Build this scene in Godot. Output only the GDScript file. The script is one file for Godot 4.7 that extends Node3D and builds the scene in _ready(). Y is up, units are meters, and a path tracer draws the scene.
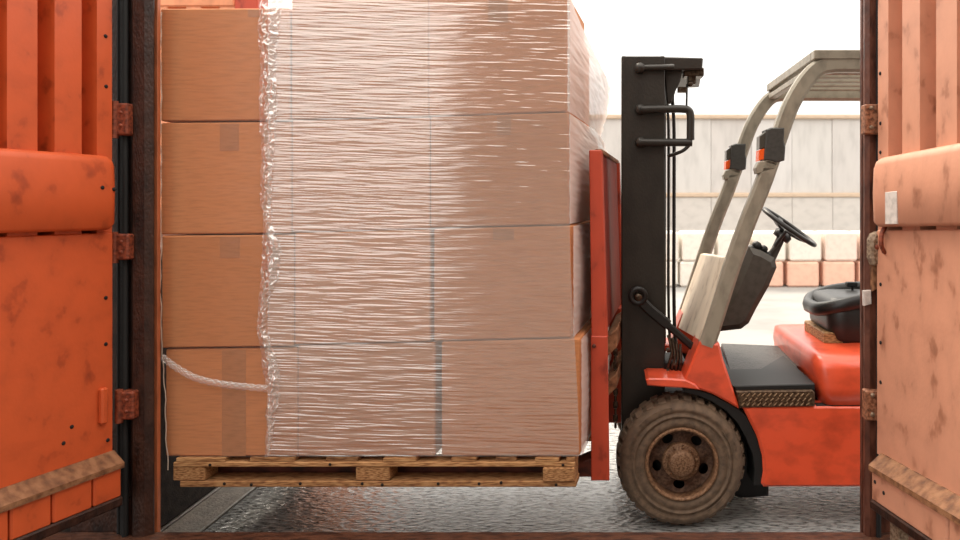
extends Node3D
# A yard seen through an open container door: a wrapped load of cartons on the forks of an orange forklift.
# Pixel frame 960x540; the lens axis meets the picture at (610, 200).
const F := 733.0
const EYE := Vector3(0.0, 1.47, 3.26)
const CX := 610.0
const CY := 200.0

var names := {}
var M := {}
var rng := RandomNumberGenerator.new()


# ---------------------------------------------------------------- helpers
func P(px: float, py: float, z: float) -> Vector3:
	var d := EYE.z - z
	return Vector3((px - CX) * d / F, EYE.y - (py - CY) * d / F, z)


class MB:
	var v := PackedVector3Array()
	var g := PackedInt32Array()

	func tri(a: Vector3, b: Vector3, c: Vector3, s := -1) -> void:
		v.append(a); v.append(b); v.append(c)
		g.append(s)

	func quad(a: Vector3, b: Vector3, c: Vector3, d: Vector3, s := -1) -> void:
		tri(a, b, c, s)
		tri(a, c, d, s)

	func mesh(closed := true) -> ArrayMesh:
		var flip := false
		if closed:
			var o := v[0]
			var vol := 0.0
			for i in range(0, v.size(), 3):
				vol += (v[i] - o).dot((v[i + 1] - o).cross(v[i + 2] - o))
			flip = vol > 0.0
		var st := SurfaceTool.new()
		st.begin(Mesh.PRIMITIVE_TRIANGLES)
		for i in range(0, v.size(), 3):
			st.set_smooth_group(g[i / 3])
			st.add_vertex(v[i])
			st.add_vertex(v[i + 2] if flip else v[i + 1])
			st.add_vertex(v[i + 1] if flip else v[i + 2])
		st.generate_normals()
		return st.commit()

	# eight corners: front TL TR BR BL, back TL TR BR BL; chamfer in metres
	func hexa(c: Array, b := 0.004) -> void:
		var sx: float = (c[1] - c[0]).length()
		var sy: float = (c[3] - c[0]).length()
		var sz: float = (c[4] - c[0]).length()
		var e := Vector3(minf(b / sx, 0.45), minf(b / sy, 0.45), minf(b / sz, 0.45))
		var m := func(p: Vector3) -> Vector3:
			var f: Vector3 = c[0].lerp(c[1], p.x).lerp(c[3].lerp(c[2], p.x), p.y)
			var k: Vector3 = c[4].lerp(c[5], p.x).lerp(c[7].lerp(c[6], p.x), p.y)
			return f.lerp(k, p.z)
		# three points for each of the eight corners, one on each face
		var pt := {}
		for i in 8:
			var s := Vector3(i & 1, (i >> 1) & 1, (i >> 2) & 1)
			var n := Vector3(lerpf(e.x, 1.0 - e.x, s.x), lerpf(e.y, 1.0 - e.y, s.y), lerpf(e.z, 1.0 - e.z, s.z))
			pt[[i, 0]] = m.call(Vector3(s.x, n.y, n.z))
			pt[[i, 1]] = m.call(Vector3(n.x, s.y, n.z))
			pt[[i, 2]] = m.call(Vector3(n.x, n.y, s.z))
		for ax in 3:
			var p := 1 << ((ax + 1) % 3)
			var q := 1 << ((ax + 2) % 3)
			for side in 2:
				var o := side << ax
				if side:
					quad(pt[[o, ax]], pt[[o + q, ax]], pt[[o + p + q, ax]], pt[[o + p, ax]])
				else:
					quad(pt[[o, ax]], pt[[o + p, ax]], pt[[o + p + q, ax]], pt[[o + q, ax]])
			# edges along ax
			var a1 := (ax + 1) % 3
			var a2 := (ax + 2) % 3
			for k in 4:
				var o := (k & 1) * p + (k >> 1) * q
				var e1 := 1 << ax
				var a: Vector3 = pt[[o, a1]]
				var bb: Vector3 = pt[[o + e1, a1]]
				var cc: Vector3 = pt[[o + e1, a2]]
				var d: Vector3 = pt[[o, a2]]
				if k == 0 or k == 3:
					quad(a, bb, cc, d)
				else:
					quad(a, d, cc, bb)
		for i in 8:
			var odd := ((i & 1) + ((i >> 1) & 1) + ((i >> 2) & 1)) % 2
			if odd:
				tri(pt[[i, 0]], pt[[i, 1]], pt[[i, 2]])
			else:
				tri(pt[[i, 0]], pt[[i, 2]], pt[[i, 1]])

	func box(t: Transform3D, s: Vector3, b := 0.004) -> void:
		var h := s / 2.0
		hexa([t * Vector3(-h.x, h.y, h.z), t * Vector3(h.x, h.y, h.z), t * Vector3(h.x, -h.y, h.z), t * Vector3(-h.x, -h.y, h.z),
			t * Vector3(-h.x, h.y, -h.z), t * Vector3(h.x, h.y, -h.z), t * Vector3(h.x, -h.y, -h.z), t * Vector3(-h.x, -h.y, -h.z)], b)

	func span(a: Vector3, c: Vector3, b := 0.004) -> void:
		box(Transform3D(Basis(), (a + c) / 2.0), (c - a).abs(), b)

	# outline in x, y carried from z1 (near face) to z0, near edge chamfered by b
	func extrude(poly: PackedVector2Array, z0: float, z1: float, b := 0.004, skew := 0.0, smooth := -1) -> void:
		var p := poly.duplicate()
		if Geometry2D.is_polygon_clockwise(p):
			p.reverse()
		var n := p.size()
		var inset := PackedVector2Array()
		for i in n:
			var d1: Vector2 = (p[i] - p[(i + n - 1) % n]).normalized()
			var d2: Vector2 = (p[(i + 1) % n] - p[i]).normalized()
			var n1 := Vector2(-d1.y, d1.x)
			var n2 := Vector2(-d2.y, d2.x)
			var k := (n1 + n2) / maxf(0.35, 1.0 + n1.dot(n2))
			inset.append(p[i] + k * b)
		var rings := []
		for r in [[p, z0 + b, true], [p, z1 - b, false]]:
			rings.append(r)
		var at := func(q: Vector2, z: float) -> Vector3: return Vector3(q.x - z * skew, q.y, z)
		var order := [[inset, z0], [p, z0 + b], [p, z1 - b], [inset, z1]]
		for r in 3:
			for i in n:
				var j := (i + 1) % n
				quad(at.call(order[r][0][i], order[r][1]), at.call(order[r + 1][0][i], order[r + 1][1]), at.call(order[r + 1][0][j], order[r + 1][1]), at.call(order[r][0][j], order[r][1]), smooth if r == 1 else -1)
		var t := Geometry2D.triangulate_polygon(p)
		for i in range(0, t.size(), 3):
			var a: Vector2 = inset[t[i]]
			var bb: Vector2 = inset[t[i + 1]]
			var c: Vector2 = inset[t[i + 2]]
			if (bb - a).cross(c - a) < 0.0:
				var s := bb
				bb = c
				c = s
			tri(at.call(a, z1), at.call(c, z1), at.call(bb, z1))
			tri(at.call(a, z0), at.call(bb, z0), at.call(c, z0))

	# a section (x along side, y along up) carried along pts; side stays near the given vector
	func sweep(pts: Array, prof: PackedVector2Array, side0 := Vector3(0, 0, 1), smooth := -1, closed := false, caps := true, scales := []) -> void:
		var n := pts.size()
		var rings := []
		for i in n:
			var t: Vector3
			if closed:
				t = pts[(i + 1) % n] - pts[(i + n - 1) % n]
			else:
				t = pts[mini(i + 1, n - 1)] - pts[maxi(i - 1, 0)]
			t = t.normalized()
			var up := t.cross(side0).normalized()
			var sd := up.cross(t).normalized()
			var ring := PackedVector3Array()
			var s: float = scales[i] if scales.size() else 1.0
			for q in prof:
				ring.append(pts[i] + sd * q.x * s + up * q.y * s)
			rings.append(ring)
		var m := prof.size()
		for i in (n if closed else n - 1):
			var a: PackedVector3Array = rings[i]
			var b: PackedVector3Array = rings[(i + 1) % n]
			for k in m:
				var l := (k + 1) % m
				quad(a[k], b[k], b[l], a[l], smooth)
		if caps and not closed:
			for e in [0, n - 1]:
				var r: PackedVector3Array = rings[e]
				var c := Vector3.ZERO
				for q in r:
					c += q
				c /= m
				for k in m:
					var l := (k + 1) % m
					if e == 0:
						tri(c, r[k], r[l])
					else:
						tri(c, r[l], r[k])

	func tube(pts: Array, r: float, sides := 10, closed := false, scales := []) -> void:
		var prof := PackedVector2Array()
		for i in sides:
			prof.append(Vector2.from_angle(TAU * i / sides) * r)
		var d: Vector3 = (pts[pts.size() - 1] - pts[0]).normalized() if not closed else (pts[1] - pts[0]).normalized()
		var s0 := Vector3(0, 0, 1)
		if absf(d.z) > 0.8:
			s0 = Vector3(1, 0.13, 0)
		sweep(pts, prof, s0, 1, closed, true, scales)

	# profile of (radius, offset along axis) turned about the axis through c
	func lathe(c: Vector3, prof: Array, segs := 40, basis := Basis(), smooth := 1, loop := false) -> void:
		var n := prof.size()
		for s in segs:
			var a := TAU * s / segs
			var b := TAU * (s + 1) / segs
			for i in (n if loop else n - 1):
				var p: Vector2 = prof[i]
				var q: Vector2 = prof[(i + 1) % n]
				var p0 := c + basis * Vector3(cos(a) * p.x, sin(a) * p.x, p.y)
				var p1 := c + basis * Vector3(cos(b) * p.x, sin(b) * p.x, p.y)
				var q0 := c + basis * Vector3(cos(a) * q.x, sin(a) * q.x, q.y)
				var q1 := c + basis * Vector3(cos(b) * q.x, sin(b) * q.x, q.y)
				if p.x > 1e-5:
					tri(p0, p1, q1 if q.x > 1e-5 else q0, smooth)
				if q.x > 1e-5:
					tri(p0, q1, q0, smooth)

	func loft(rings: Array, smooth := 1, caps := true) -> void:
		var m: int = rings[0].size()
		for i in rings.size() - 1:
			for k in m:
				var l := (k + 1) % m
				quad(rings[i][k], rings[i + 1][k], rings[i + 1][l], rings[i][l], smooth)
		if caps:
			for e in [0, rings.size() - 1]:
				var c := Vector3.ZERO
				for q in rings[e]:
					c += q
				c /= m
				for k in m:
					var l := (k + 1) % m
					if e == 0:
						tri(c, rings[e][k], rings[e][l], smooth)
					else:
						tri(c, rings[e][l], rings[e][k], smooth)


func numbered(called: String) -> String:
	var n: int = names.get(called, 0)
	names[called] = n + 1
	return called if n == 0 else "%s_%03d" % [called, n]


func thing(called: String, label: String, category: String, at := Vector3.ZERO, group := "", kind := "") -> Node3D:
	var o := Node3D.new()
	o.name = numbered(called) if not called.begins_with("door_") and not called.begins_with("trim_") else called
	add_child(o)
	o.position = at
	tag(o, label, category, group, kind)
	return o


func tag(o: Node3D, label: String, category: String, group := "", kind := "") -> void:
	o.set_meta("label", label)
	o.set_meta("category", category)
	if group:
		o.set_meta("group", group)
	if kind:
		o.set_meta("kind", kind)


# a part whose mesh is written in world coordinates
func part(called: String, mesh: Mesh, mat: Material, parent: Node3D, label := "") -> MeshInstance3D:
	var o := MeshInstance3D.new()
	o.name = called
	o.mesh = mesh
	o.material_override = mat
	parent.add_child(o, true)
	var base := Vector3.ZERO
	var n: Node = parent
	while n is Node3D and n != self:
		base += (n as Node3D).position
		n = n.get_parent()
	o.position = -base
	if label:
		o.set_meta("label", label)
	return o


# a part with its own small mesh set at a place
func piece(called: String, mesh: Mesh, mat: Material, parent: Node3D, t: Transform3D) -> MeshInstance3D:
	var o := part(called, mesh, mat, parent)
	o.transform = Transform3D(t.basis, t.origin + o.position)
	return o


func pxpoly(pts: Array, z: float) -> PackedVector2Array:
	var r := PackedVector2Array()
	for p in pts:
		var q := P(p[0], p[1], z)
		r.append(Vector2(q.x, q.y))
	return r


func smooth_line(pts: Array, steps := 6) -> Array:
	var r := []
	var n := pts.size()
	for i in n - 1:
		var a: Vector3 = pts[maxi(i - 1, 0)]
		var b: Vector3 = pts[i]
		var c: Vector3 = pts[i + 1]
		var d: Vector3 = pts[mini(i + 2, n - 1)]
		for k in steps:
			r.append(b.cubic_interpolate(c, a, d, float(k) / steps))
	r.append(pts[n - 1])
	return r


func rect_prof(w: float, h: float, b: float) -> PackedVector2Array:
	var x := w / 2.0
	var y := h / 2.0
	return PackedVector2Array([Vector2(x - b, -y), Vector2(x, -y + b), Vector2(x, y - b), Vector2(x - b, y), Vector2(-x + b, y), Vector2(-x, y - b), Vector2(-x, -y + b), Vector2(-x + b, -y)])


# ---------------------------------------------------------------- materials
func noise(freq: float, stops: Array, seed_: int, octaves := 4, size := 512, type := FastNoiseLite.TYPE_SIMPLEX_SMOOTH) -> NoiseTexture2D:
	var n := FastNoiseLite.new()
	n.noise_type = type
	n.seed = seed_
	n.frequency = freq
	n.fractal_octaves = octaves
	var t := NoiseTexture2D.new()
	t.width = size
	t.height = size
	t.seamless = true
	t.noise = n
	if stops.size():
		var gr := Gradient.new()
		var off := PackedFloat32Array()
		var col := PackedColorArray()
		for s in stops:
			off.append(s[0])
			col.append(s[1])
		gr.offsets = off
		gr.colors = col
		t.color_ramp = gr
	return t


func normal_tex(freq: float, strength: float, seed_: int, octaves := 4) -> NoiseTexture2D:
	var t := noise(freq, [], seed_, octaves)
	t.as_normal_map = true
	t.bump_strength = strength
	return t


func mat(called: String, c: Color, rough := 0.6, metal := 0.0, tex: Texture2D = null, scale := Vector3.ONE, nrm: Texture2D = null, nscale := 1.0) -> StandardMaterial3D:
	var m := StandardMaterial3D.new()
	m.resource_name = called
	m.albedo_color = c
	m.roughness = rough
	m.metallic = metal
	m.uv1_triplanar = true
	m.uv1_world_triplanar = true
	m.uv1_scale = scale
	if tex:
		m.albedo_texture = tex
	if nrm:
		m.normal_enabled = true
		m.normal_texture = nrm
		m.normal_scale = nscale
	M[called] = m
	return m


func g(x: float) -> Color:
	return Color(x, x, x)


func make_materials() -> void:
	var worn := noise(0.012, [[0.0, g(0.80)], [0.4, g(0.92)], [0.6, g(0.98)], [1.0, g(1.0)]], 3, 6)
	var scuff := noise(0.014, [[0.0, Color(0.62, 0.57, 0.54)], [0.16, Color(0.78, 0.74, 0.71)], [0.30, g(0.93)], [0.55, g(0.97)], [1.0, g(1.0)]], 11, 7)
	var faint := noise(0.015, [[0.0, g(0.92)], [0.5, g(0.98)], [1.0, g(1.0)]], 4, 5)
	var fine := noise(0.06, [[0.0, g(0.72)], [0.5, g(0.92)], [1.0, g(1.0)]], 5, 4)
	var flute := noise(0.03, [[0.0, g(0.88)], [0.45, g(0.96)], [1.0, g(1.0)]], 8, 4)
	var grain := noise(0.025, [[0.0, Color(0.45, 0.36, 0.28)], [0.35, Color(0.72, 0.64, 0.55)], [0.6, Color(0.92, 0.88, 0.82)], [1.0, g(1.0)]], 21, 5)
	var rust := noise(0.02, [[0.0, Color(0.40, 0.33, 0.28)], [0.35, Color(0.70, 0.62, 0.55)], [0.6, Color(0.9, 0.85, 0.80)], [1.0, g(1.0)]], 31, 6)
	var rough_n := normal_tex(0.05, 6.0, 41, 5)
	var fine_n := normal_tex(0.12, 3.0, 42, 3)
	mat("orange_paint", Color(0.90, 0.335, 0.20), 0.34, 0.0, worn, Vector3(0.9, 1.3, 0.9)).clearcoat_enabled = true
	M.orange_paint.clearcoat = 0.4
	M.orange_paint.clearcoat_roughness = 0.2
	mat("carriage_red", Color(0.74, 0.27, 0.16), 0.5, 0.0, scuff, Vector3(1.3, 0.7, 1.3))
	mat("backrest_red_shaded", Color(0.52, 0.17, 0.11), 0.55, 0.0, scuff, Vector3(1.3, 0.7, 1.3))  # carriage red darkened, the shade on the plate put into its colour
	mat("fork_steel", Color(0.42, 0.20, 0.14), 0.5, 0.1, rust, Vector3(1, 2, 1))
	mat("door_red", Color(0.82, 0.35, 0.165), 0.5, 0.0, scuff, Vector3(1.1, 0.8, 1.1), fine_n, 0.05)
	mat("door_faded", Color(0.82, 0.575, 0.46), 0.55, 0.0, scuff, Vector3(1.2, 0.7, 1.2), fine_n, 0.05)
	mat("rail_worn", Color(0.62, 0.45, 0.32), 0.7, 0.0, rust, Vector3(2, 2, 2), fine_n, 0.4)
	mat("jamb_brown_dimmed", Color(0.25, 0.145, 0.10), 0.45, 0.1, rust, Vector3(2, 0.6, 2), fine_n, 0.3)  # brown darkened, the weak light on the left post put into its colour
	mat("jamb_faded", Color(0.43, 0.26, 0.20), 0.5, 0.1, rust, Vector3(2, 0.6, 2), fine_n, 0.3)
	mat("jamb_orange", Color(0.72, 0.40, 0.25), 0.5, 0.0, worn, Vector3(2, 1, 2))
	mat("dock_wall", Color(0.20, 0.165, 0.14), 0.8, 0.0, rust, Vector3(1.5, 1.5, 1.5), fine_n, 0.4)
	mat("blocker_grey", Color(0.43, 0.41, 0.39), 0.85, 0.0, worn, Vector3(0.4, 0.4, 0.4))
	mat("lane_concrete", Color(0.42, 0.40, 0.38), 0.85, 0.0, worn, Vector3(0.3, 0.3, 0.3))
	mat("hinge_rust", Color(0.60, 0.30, 0.19), 0.6, 0.1, rust, Vector3(5, 5, 5), fine_n, 0.5)
	mat("hinge_tan", Color(0.66, 0.46, 0.35), 0.6, 0.1, rust, Vector3(5, 5, 5), fine_n, 0.5)
	mat("bare_casting", Color(0.66, 0.60, 0.53), 0.55, 0.3, rust, Vector3(5, 5, 5))
	mat("rubber", Color(0.07, 0.065, 0.065), 0.7, 0.0)
	mat("black_hole", Color(0.05, 0.035, 0.03), 0.8, 0.0)
	mat("sill_brown", Color(0.36, 0.22, 0.15), 0.55, 0.0, rust, Vector3(0.8, 2, 2.5), rough_n, 0.4)
	mat("sticker", Color(0.84, 0.80, 0.77), 0.5, 0.0, worn, Vector3(4, 4, 4))
	for i in 3:
		mat("carton%d" % i, [Color(0.775, 0.50, 0.305), Color(0.755, 0.485, 0.29), Color(0.79, 0.515, 0.32)][i], 0.75, 0.0, flute, Vector3(0.5 + 0.1 * i, 5.0, 0.5), fine_n, 0.1)
	mat("tape", Color(0.69, 0.46, 0.30), 0.3, 0.0, flute, Vector3(1, 6, 1))
	for i in 3:
		mat("pallet_wood%d" % i, [Color(0.80, 0.63, 0.45), Color(0.72, 0.55, 0.38), Color(0.60, 0.45, 0.31)][i], 0.8, 0.0, grain, Vector3(0.9 + 0.3 * i, 9.0, 7.0), fine_n, 0.5)
	mat("block_wood", Color(0.74, 0.57, 0.40), 0.85, 0.0, grain, Vector3(3, 14, 5), fine_n, 0.6)
	mat("nail", Color(0.10, 0.07, 0.05), 0.6, 0.4)
	mat("mast_paint", Color(0.185, 0.162, 0.14), 0.42, 0.2, worn, Vector3(1.5, 0.7, 1.5), fine_n, 0.1)
	mat("dark_steel", Color(0.13, 0.12, 0.115), 0.45, 0.3, worn, Vector3(3, 3, 3))
	mat("oily_steel", Color(0.36, 0.32, 0.28), 0.35, 0.7, rust, Vector3(4, 4, 4))
	mat("chassis_black", Color(0.07, 0.065, 0.06), 0.6, 0.0, fine, Vector3(2, 2, 2))
	mat("hose", Color(0.11, 0.095, 0.09), 0.4)
	mat("guard_grey", Color(0.60, 0.565, 0.50), 0.42, 0.15, worn, Vector3(2, 1.2, 2), fine_n, 0.06)
	mat("cowl_grey", Color(0.93, 0.865, 0.77), 0.45, 0.1, scuff, Vector3(0.8, 0.8, 0.8))
	mat("dash_grey", Color(0.30, 0.275, 0.245), 0.6, 0.0, worn, Vector3(3, 3, 3))
	mat("mat_rubber", Color(0.26, 0.245, 0.23), 0.55, 0.0, scuff, Vector3(2, 2, 2), rough_n, 0.35)
	mat("tread_plate", Color(0.42, 0.35, 0.28), 0.45, 0.5, rust, Vector3(5, 5, 5))
	mat("tread_bar", Color(0.66, 0.57, 0.46), 0.45, 0.4, rust, Vector3(5, 5, 5))
	mat("seat_vinyl", Color(0.125, 0.115, 0.11), 0.38, 0.0, worn, Vector3(3, 3, 3), fine_n, 0.15)
	mat("plywood", Color(0.70, 0.55, 0.38), 0.7, 0.0, grain, Vector3(2, 9, 2))
	mat("wheel_black", Color(0.16, 0.145, 0.135), 0.4)
	mat("lamp_housing", Color(0.24, 0.235, 0.22), 0.5, 0.0, worn, Vector3(6, 6, 6))
	mat("amber", Color(0.95, 0.36, 0.10), 0.2)
	mat("clear_lens", Color(0.30, 0.28, 0.25), 0.12, 0.2)
	mat("tyre_rubber", Color(0.44, 0.355, 0.28), 0.75, 0.0, noise(0.02, [[0.0, g(0.62)], [0.4, g(0.86)], [0.7, g(1.0)], [1.0, g(1.0)]], 33, 5), Vector3(2.2, 2.2, 2.2), rough_n, 0.15)
	mat("wheel_rim", Color(0.62, 0.49, 0.38), 0.6, 0.2, rust, Vector3(5, 5, 5), fine_n, 0.3)
	mat("wheel_disc", Color(0.40, 0.30, 0.235), 0.65, 0.15, rust, Vector3(5, 5, 5), fine_n, 0.3)
	mat("wheel_hub", Color(0.58, 0.46, 0.36), 0.6, 0.25, rust, Vector3(8, 8, 8))
	mat("floor_slab", Color(0.77, 0.77, 0.76), 0.22, 0.35, noise(0.03, [[0.0, g(0.35)], [0.3, g(0.62)], [0.5, g(0.88)], [1.0, g(1.0)]], 51, 6), Vector3(0.9, 1, 3.2), normal_tex(0.03, 8.0, 52, 6), 0.45)
	M.floor_slab.metallic_specular = 0.9
	mat("kerb_slab", Color(0.68, 0.65, 0.61), 0.45, 0.0, worn, Vector3(2, 2, 2), rough_n, 0.5)
	mat("yard_concrete", Color(0.60, 0.59, 0.575), 0.85, 0.0, noise(0.01, [[0.0, g(0.86)], [0.5, g(0.96)], [1.0, g(1.0)]], 61, 5), Vector3(0.15, 0.15, 0.15))
	for i in 3:
		mat("wall_panel%d" % i, [Color(0.80, 0.785, 0.77), Color(0.79, 0.77, 0.755), Color(0.81, 0.795, 0.785)][i], 0.85, 0.0, faint, Vector3(0.5, 0.12, 0.5))
	mat("wall_base", Color(0.80, 0.775, 0.75), 0.85, 0.0, faint, Vector3(0.3, 0.5, 0.3))
	mat("wall_cap", Color(0.80, 0.71, 0.62), 0.85, 0.0, faint, Vector3(0.4, 1, 1))
	mat("block_orange", Color(0.93, 0.75, 0.66), 0.8, 0.0, faint, Vector3(1, 1, 1))
	mat("block_rose", Color(0.93, 0.84, 0.79), 0.8, 0.0, faint, Vector3(1, 1, 1))
	mat("block_white", Color(0.92, 0.89, 0.85), 0.8, 0.0, faint, Vector3(1, 1, 1))
	mat("far_container", Color(0.94, 0.62, 0.45), 0.5, 0.0, worn, Vector3(1, 0.6, 1))


# ---------------------------------------------------------------- scene
func _ready() -> void:
	rng.seed = 7
	# camera
	var cam := Camera3D.new()
	cam.name = "camera"
	var lens := CameraAttributesPhysical.new()
	lens.frustum_focal_length = 27.5
	lens.frustum_focus_distance = 3.2
	lens.exposure_aperture = 3.2
	lens.frustum_near = 0.05
	lens.frustum_far = 200.0
	cam.attributes = lens
	add_child(cam)
	cam.position = EYE
	cam.set_frustum(0.05 * 540.0 / F, Vector2(480.0 - CX, CY - 270.0) * 0.05 / F, 0.05, 200.0)
	cam.current = true
	# sky: bright overcast, nearly three times as bright overhead as at the horizon
	var env := Environment.new()
	env.background_mode = Environment.BG_SKY
	var sm := ProceduralSkyMaterial.new()
	sm.sky_horizon_color = Color(0.92, 0.91, 0.895)
	sm.sky_top_color = Color(1.50, 1.47, 1.42)
	sm.sky_curve = 0.6
	sm.sky_energy_multiplier = 1.0
	sm.energy_multiplier = 1.0
	sm.ground_bottom_color = Color(0.75, 0.72, 0.68)
	sm.ground_horizon_color = Color(0.75, 0.72, 0.68)
	sm.sun_angle_max = 1.0
	var sky := Sky.new()
	sky.sky_material = sm
	env.sky = sky
	env.tonemap_mode = Environment.TONE_MAPPER_LINEAR
	env.tonemap_exposure = 1.42
	env.sdfgi_enabled = true
	env.ssao_enabled = true
	env.ssil_enabled = true
	# the bright patch of cloud that hides the sun, behind the truck and high up
	var sun := DirectionalLight3D.new()
	sun.name = "sun_through_cloud"
	sun.light_color = Color(1.0, 0.95, 0.87)
	sun.light_energy = 0.85
	sun.light_angular_distance = 24.0
	sun.shadow_enabled = true
	sun.sky_mode = DirectionalLight3D.SKY_MODE_LIGHT_ONLY
	add_child(sun)
	sun.look_at_from_position(Vector3(-0.30, 0.78, -0.60), Vector3.ZERO)
	var we := WorldEnvironment.new()
	we.name = "sky_light"
	we.environment = env
	add_child(we)
	make_materials()
	build_ground()
	build_wall()
	build_jambs()
	build_door(true)
	build_door(false)
	build_far_container()
	build_pallet()
	build_cartons()
	build_forklift()
	build_blocks()
	build_wrap()


func build_ground() -> void:
	var gnd := thing("ground", "pale concrete yard behind the forklift", "ground", Vector3(0, 0, -20), "", "structure")
	var mb := MB.new()
	mb.span(Vector3(-40, -0.3, -1.9), Vector3(40, -0.002, -45), 0.0)
	part("concrete_surface", mb.mesh(), M.yard_concrete, gnd)
	var fl := thing("floor", "dark damp loading floor under the pallet and front wheel", "floor", Vector3(0, 0, -0.5), "", "structure")
	# slabs either side of the joint that runs to the left
	var j := 0.012
	var xs := [-3.2, -2.0, -1.82, 4.0]
	for k in 3:
		mb = MB.new()
		mb.span(Vector3(xs[k] + (j if k else 0.0), -0.25, 0.9), Vector3(xs[k + 1], 0.0, -1.9), 0.006)
		part("slab", mb.mesh(), [M.kerb_slab, M.kerb_slab, M.floor_slab][k], fl)
	mb = MB.new()
	mb.span(Vector3(-3.2, -0.3, 0.9), Vector3(4.0, -0.02, -1.9), 0.0)
	part("joint_filler", mb.mesh(), M.chassis_black, fl)
	var wl := thing("wall_left", "low dark dock wall between the door post and the orange container", "wall", Vector3(-2.1, 0, -0.7), "", "structure")
	mb = MB.new()
	mb.span(Vector3(-3.1, 0.0, 0.30), Vector3(-2.0, 1.2, -1.72), 0.015)
	part("wall_body", mb.mesh(), M.dock_wall, wl)
	mb = MB.new()
	mb.span(Vector3(-3.12, 1.2, 0.30), Vector3(-1.985, 1.26, -1.72), 0.012)
	part("coping", mb.mesh(), M.jamb_brown_dimmed, wl)
	# added unseen wall behind the viewer, shaping the light: the film mirrors it to the right and the open sky to the left
	var wf := thing("wall_blocker", "plain grey added wall behind the viewer, unseen, blocking part of the sky", "wall", Vector3(3.0, 0, 6.5), "", "structure")
	mb = MB.new()
	mb.span(Vector3(-1.95, 0.12, 6.4), Vector3(9.0, 6.2, 6.8), 0.02)
	part("blocker_slab", mb.mesh(), M.blocker_grey, wf)
	var cf := thing("floor_lane", "grey concrete lane on the viewer's side of the sill", "floor", Vector3(0, 0, 3.0), "", "structure")
	mb = MB.new()
	mb.span(Vector3(-30, -0.3, 0.95), Vector3(30, 0.12, 30), 0.0)
	part("concrete_surface", mb.mesh(), M.lane_concrete, cf)
	# brown sill of the doorway
	var sill := thing("trim_3", "rusty brown sill across the foot of the doorway", "sill", Vector3(0, 0, 0.5), "", "structure")
	mb = MB.new()
	var y0 := P(500, 531, 0.36).y
	mb.span(Vector3(-3.1, 0.0, 0.36), Vector3(1.3, y0, 0.95), 0.01)
	part("sill_beam", mb.mesh(), M.sill_brown, sill)
	mb = MB.new()
	mb.span(Vector3(-3.1, y0 - 0.002, 0.52), Vector3(1.3, y0 + 0.012, 0.60), 0.004)
	part("sill_strip", mb.mesh(), M.sill_brown, sill)


func build_wall() -> void:
	var w := thing("wall_back", "pale concrete panel wall along the far side of the yard", "wall", Vector3(0, 0, -16.74), "", "structure")
	var z := -16.74
	var top := P(0, 117, z).y
	var mid := P(0, 195, z).y
	var base := MB.new()
	base.span(Vector3(-0.546, 0, -0.1), Vector3(0.546, mid - 0.06, 0.1), 0.01)
	var bm := base.mesh()
	var up := MB.new()
	up.span(Vector3(-0.546, mid + 0.06, -0.08), Vector3(0.546, top - 0.05, 0.06), 0.006)
	var um := up.mesh()
	for k in range(-5, 16):
		var x := k * 1.1
		piece("base_panel", bm, M.wall_base, w, Transform3D(Basis(), Vector3(x, 0, z)))
		piece("upper_panel", um, M["wall_panel%d" % ((k * 7 + 40) % 3)], w, Transform3D(Basis(), Vector3(x, 0, z - 0.02 * (k & 1))))
	for yy in [mid, top]:
		var mb := MB.new()
		mb.span(Vector3(-6.2, yy - 0.06, z - 0.14), Vector3(17.2, yy + 0.06, z + 0.14), 0.02)
		part("cap_beam", mb.mesh(), M.wall_cap, w)
	var core := MB.new()
	core.span(Vector3(-6.2, 0, z - 0.14), Vector3(17.2, top - 0.05, z - 0.08), 0.0)
	part("backing_slab", core.mesh(), M.wall_base, w)


func vpost(called: String, x0: float, x1: float, zc: float, depth: float, y0: float, y1: float, m: Material, parent: Node3D, b := 0.01) -> void:
	var mb := MB.new()
	mb.span(Vector3(x0, y0, zc - depth / 2.0), Vector3(x1, y1, zc + depth / 2.0), b)
	part(called, mb.mesh(), m, parent)


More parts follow.
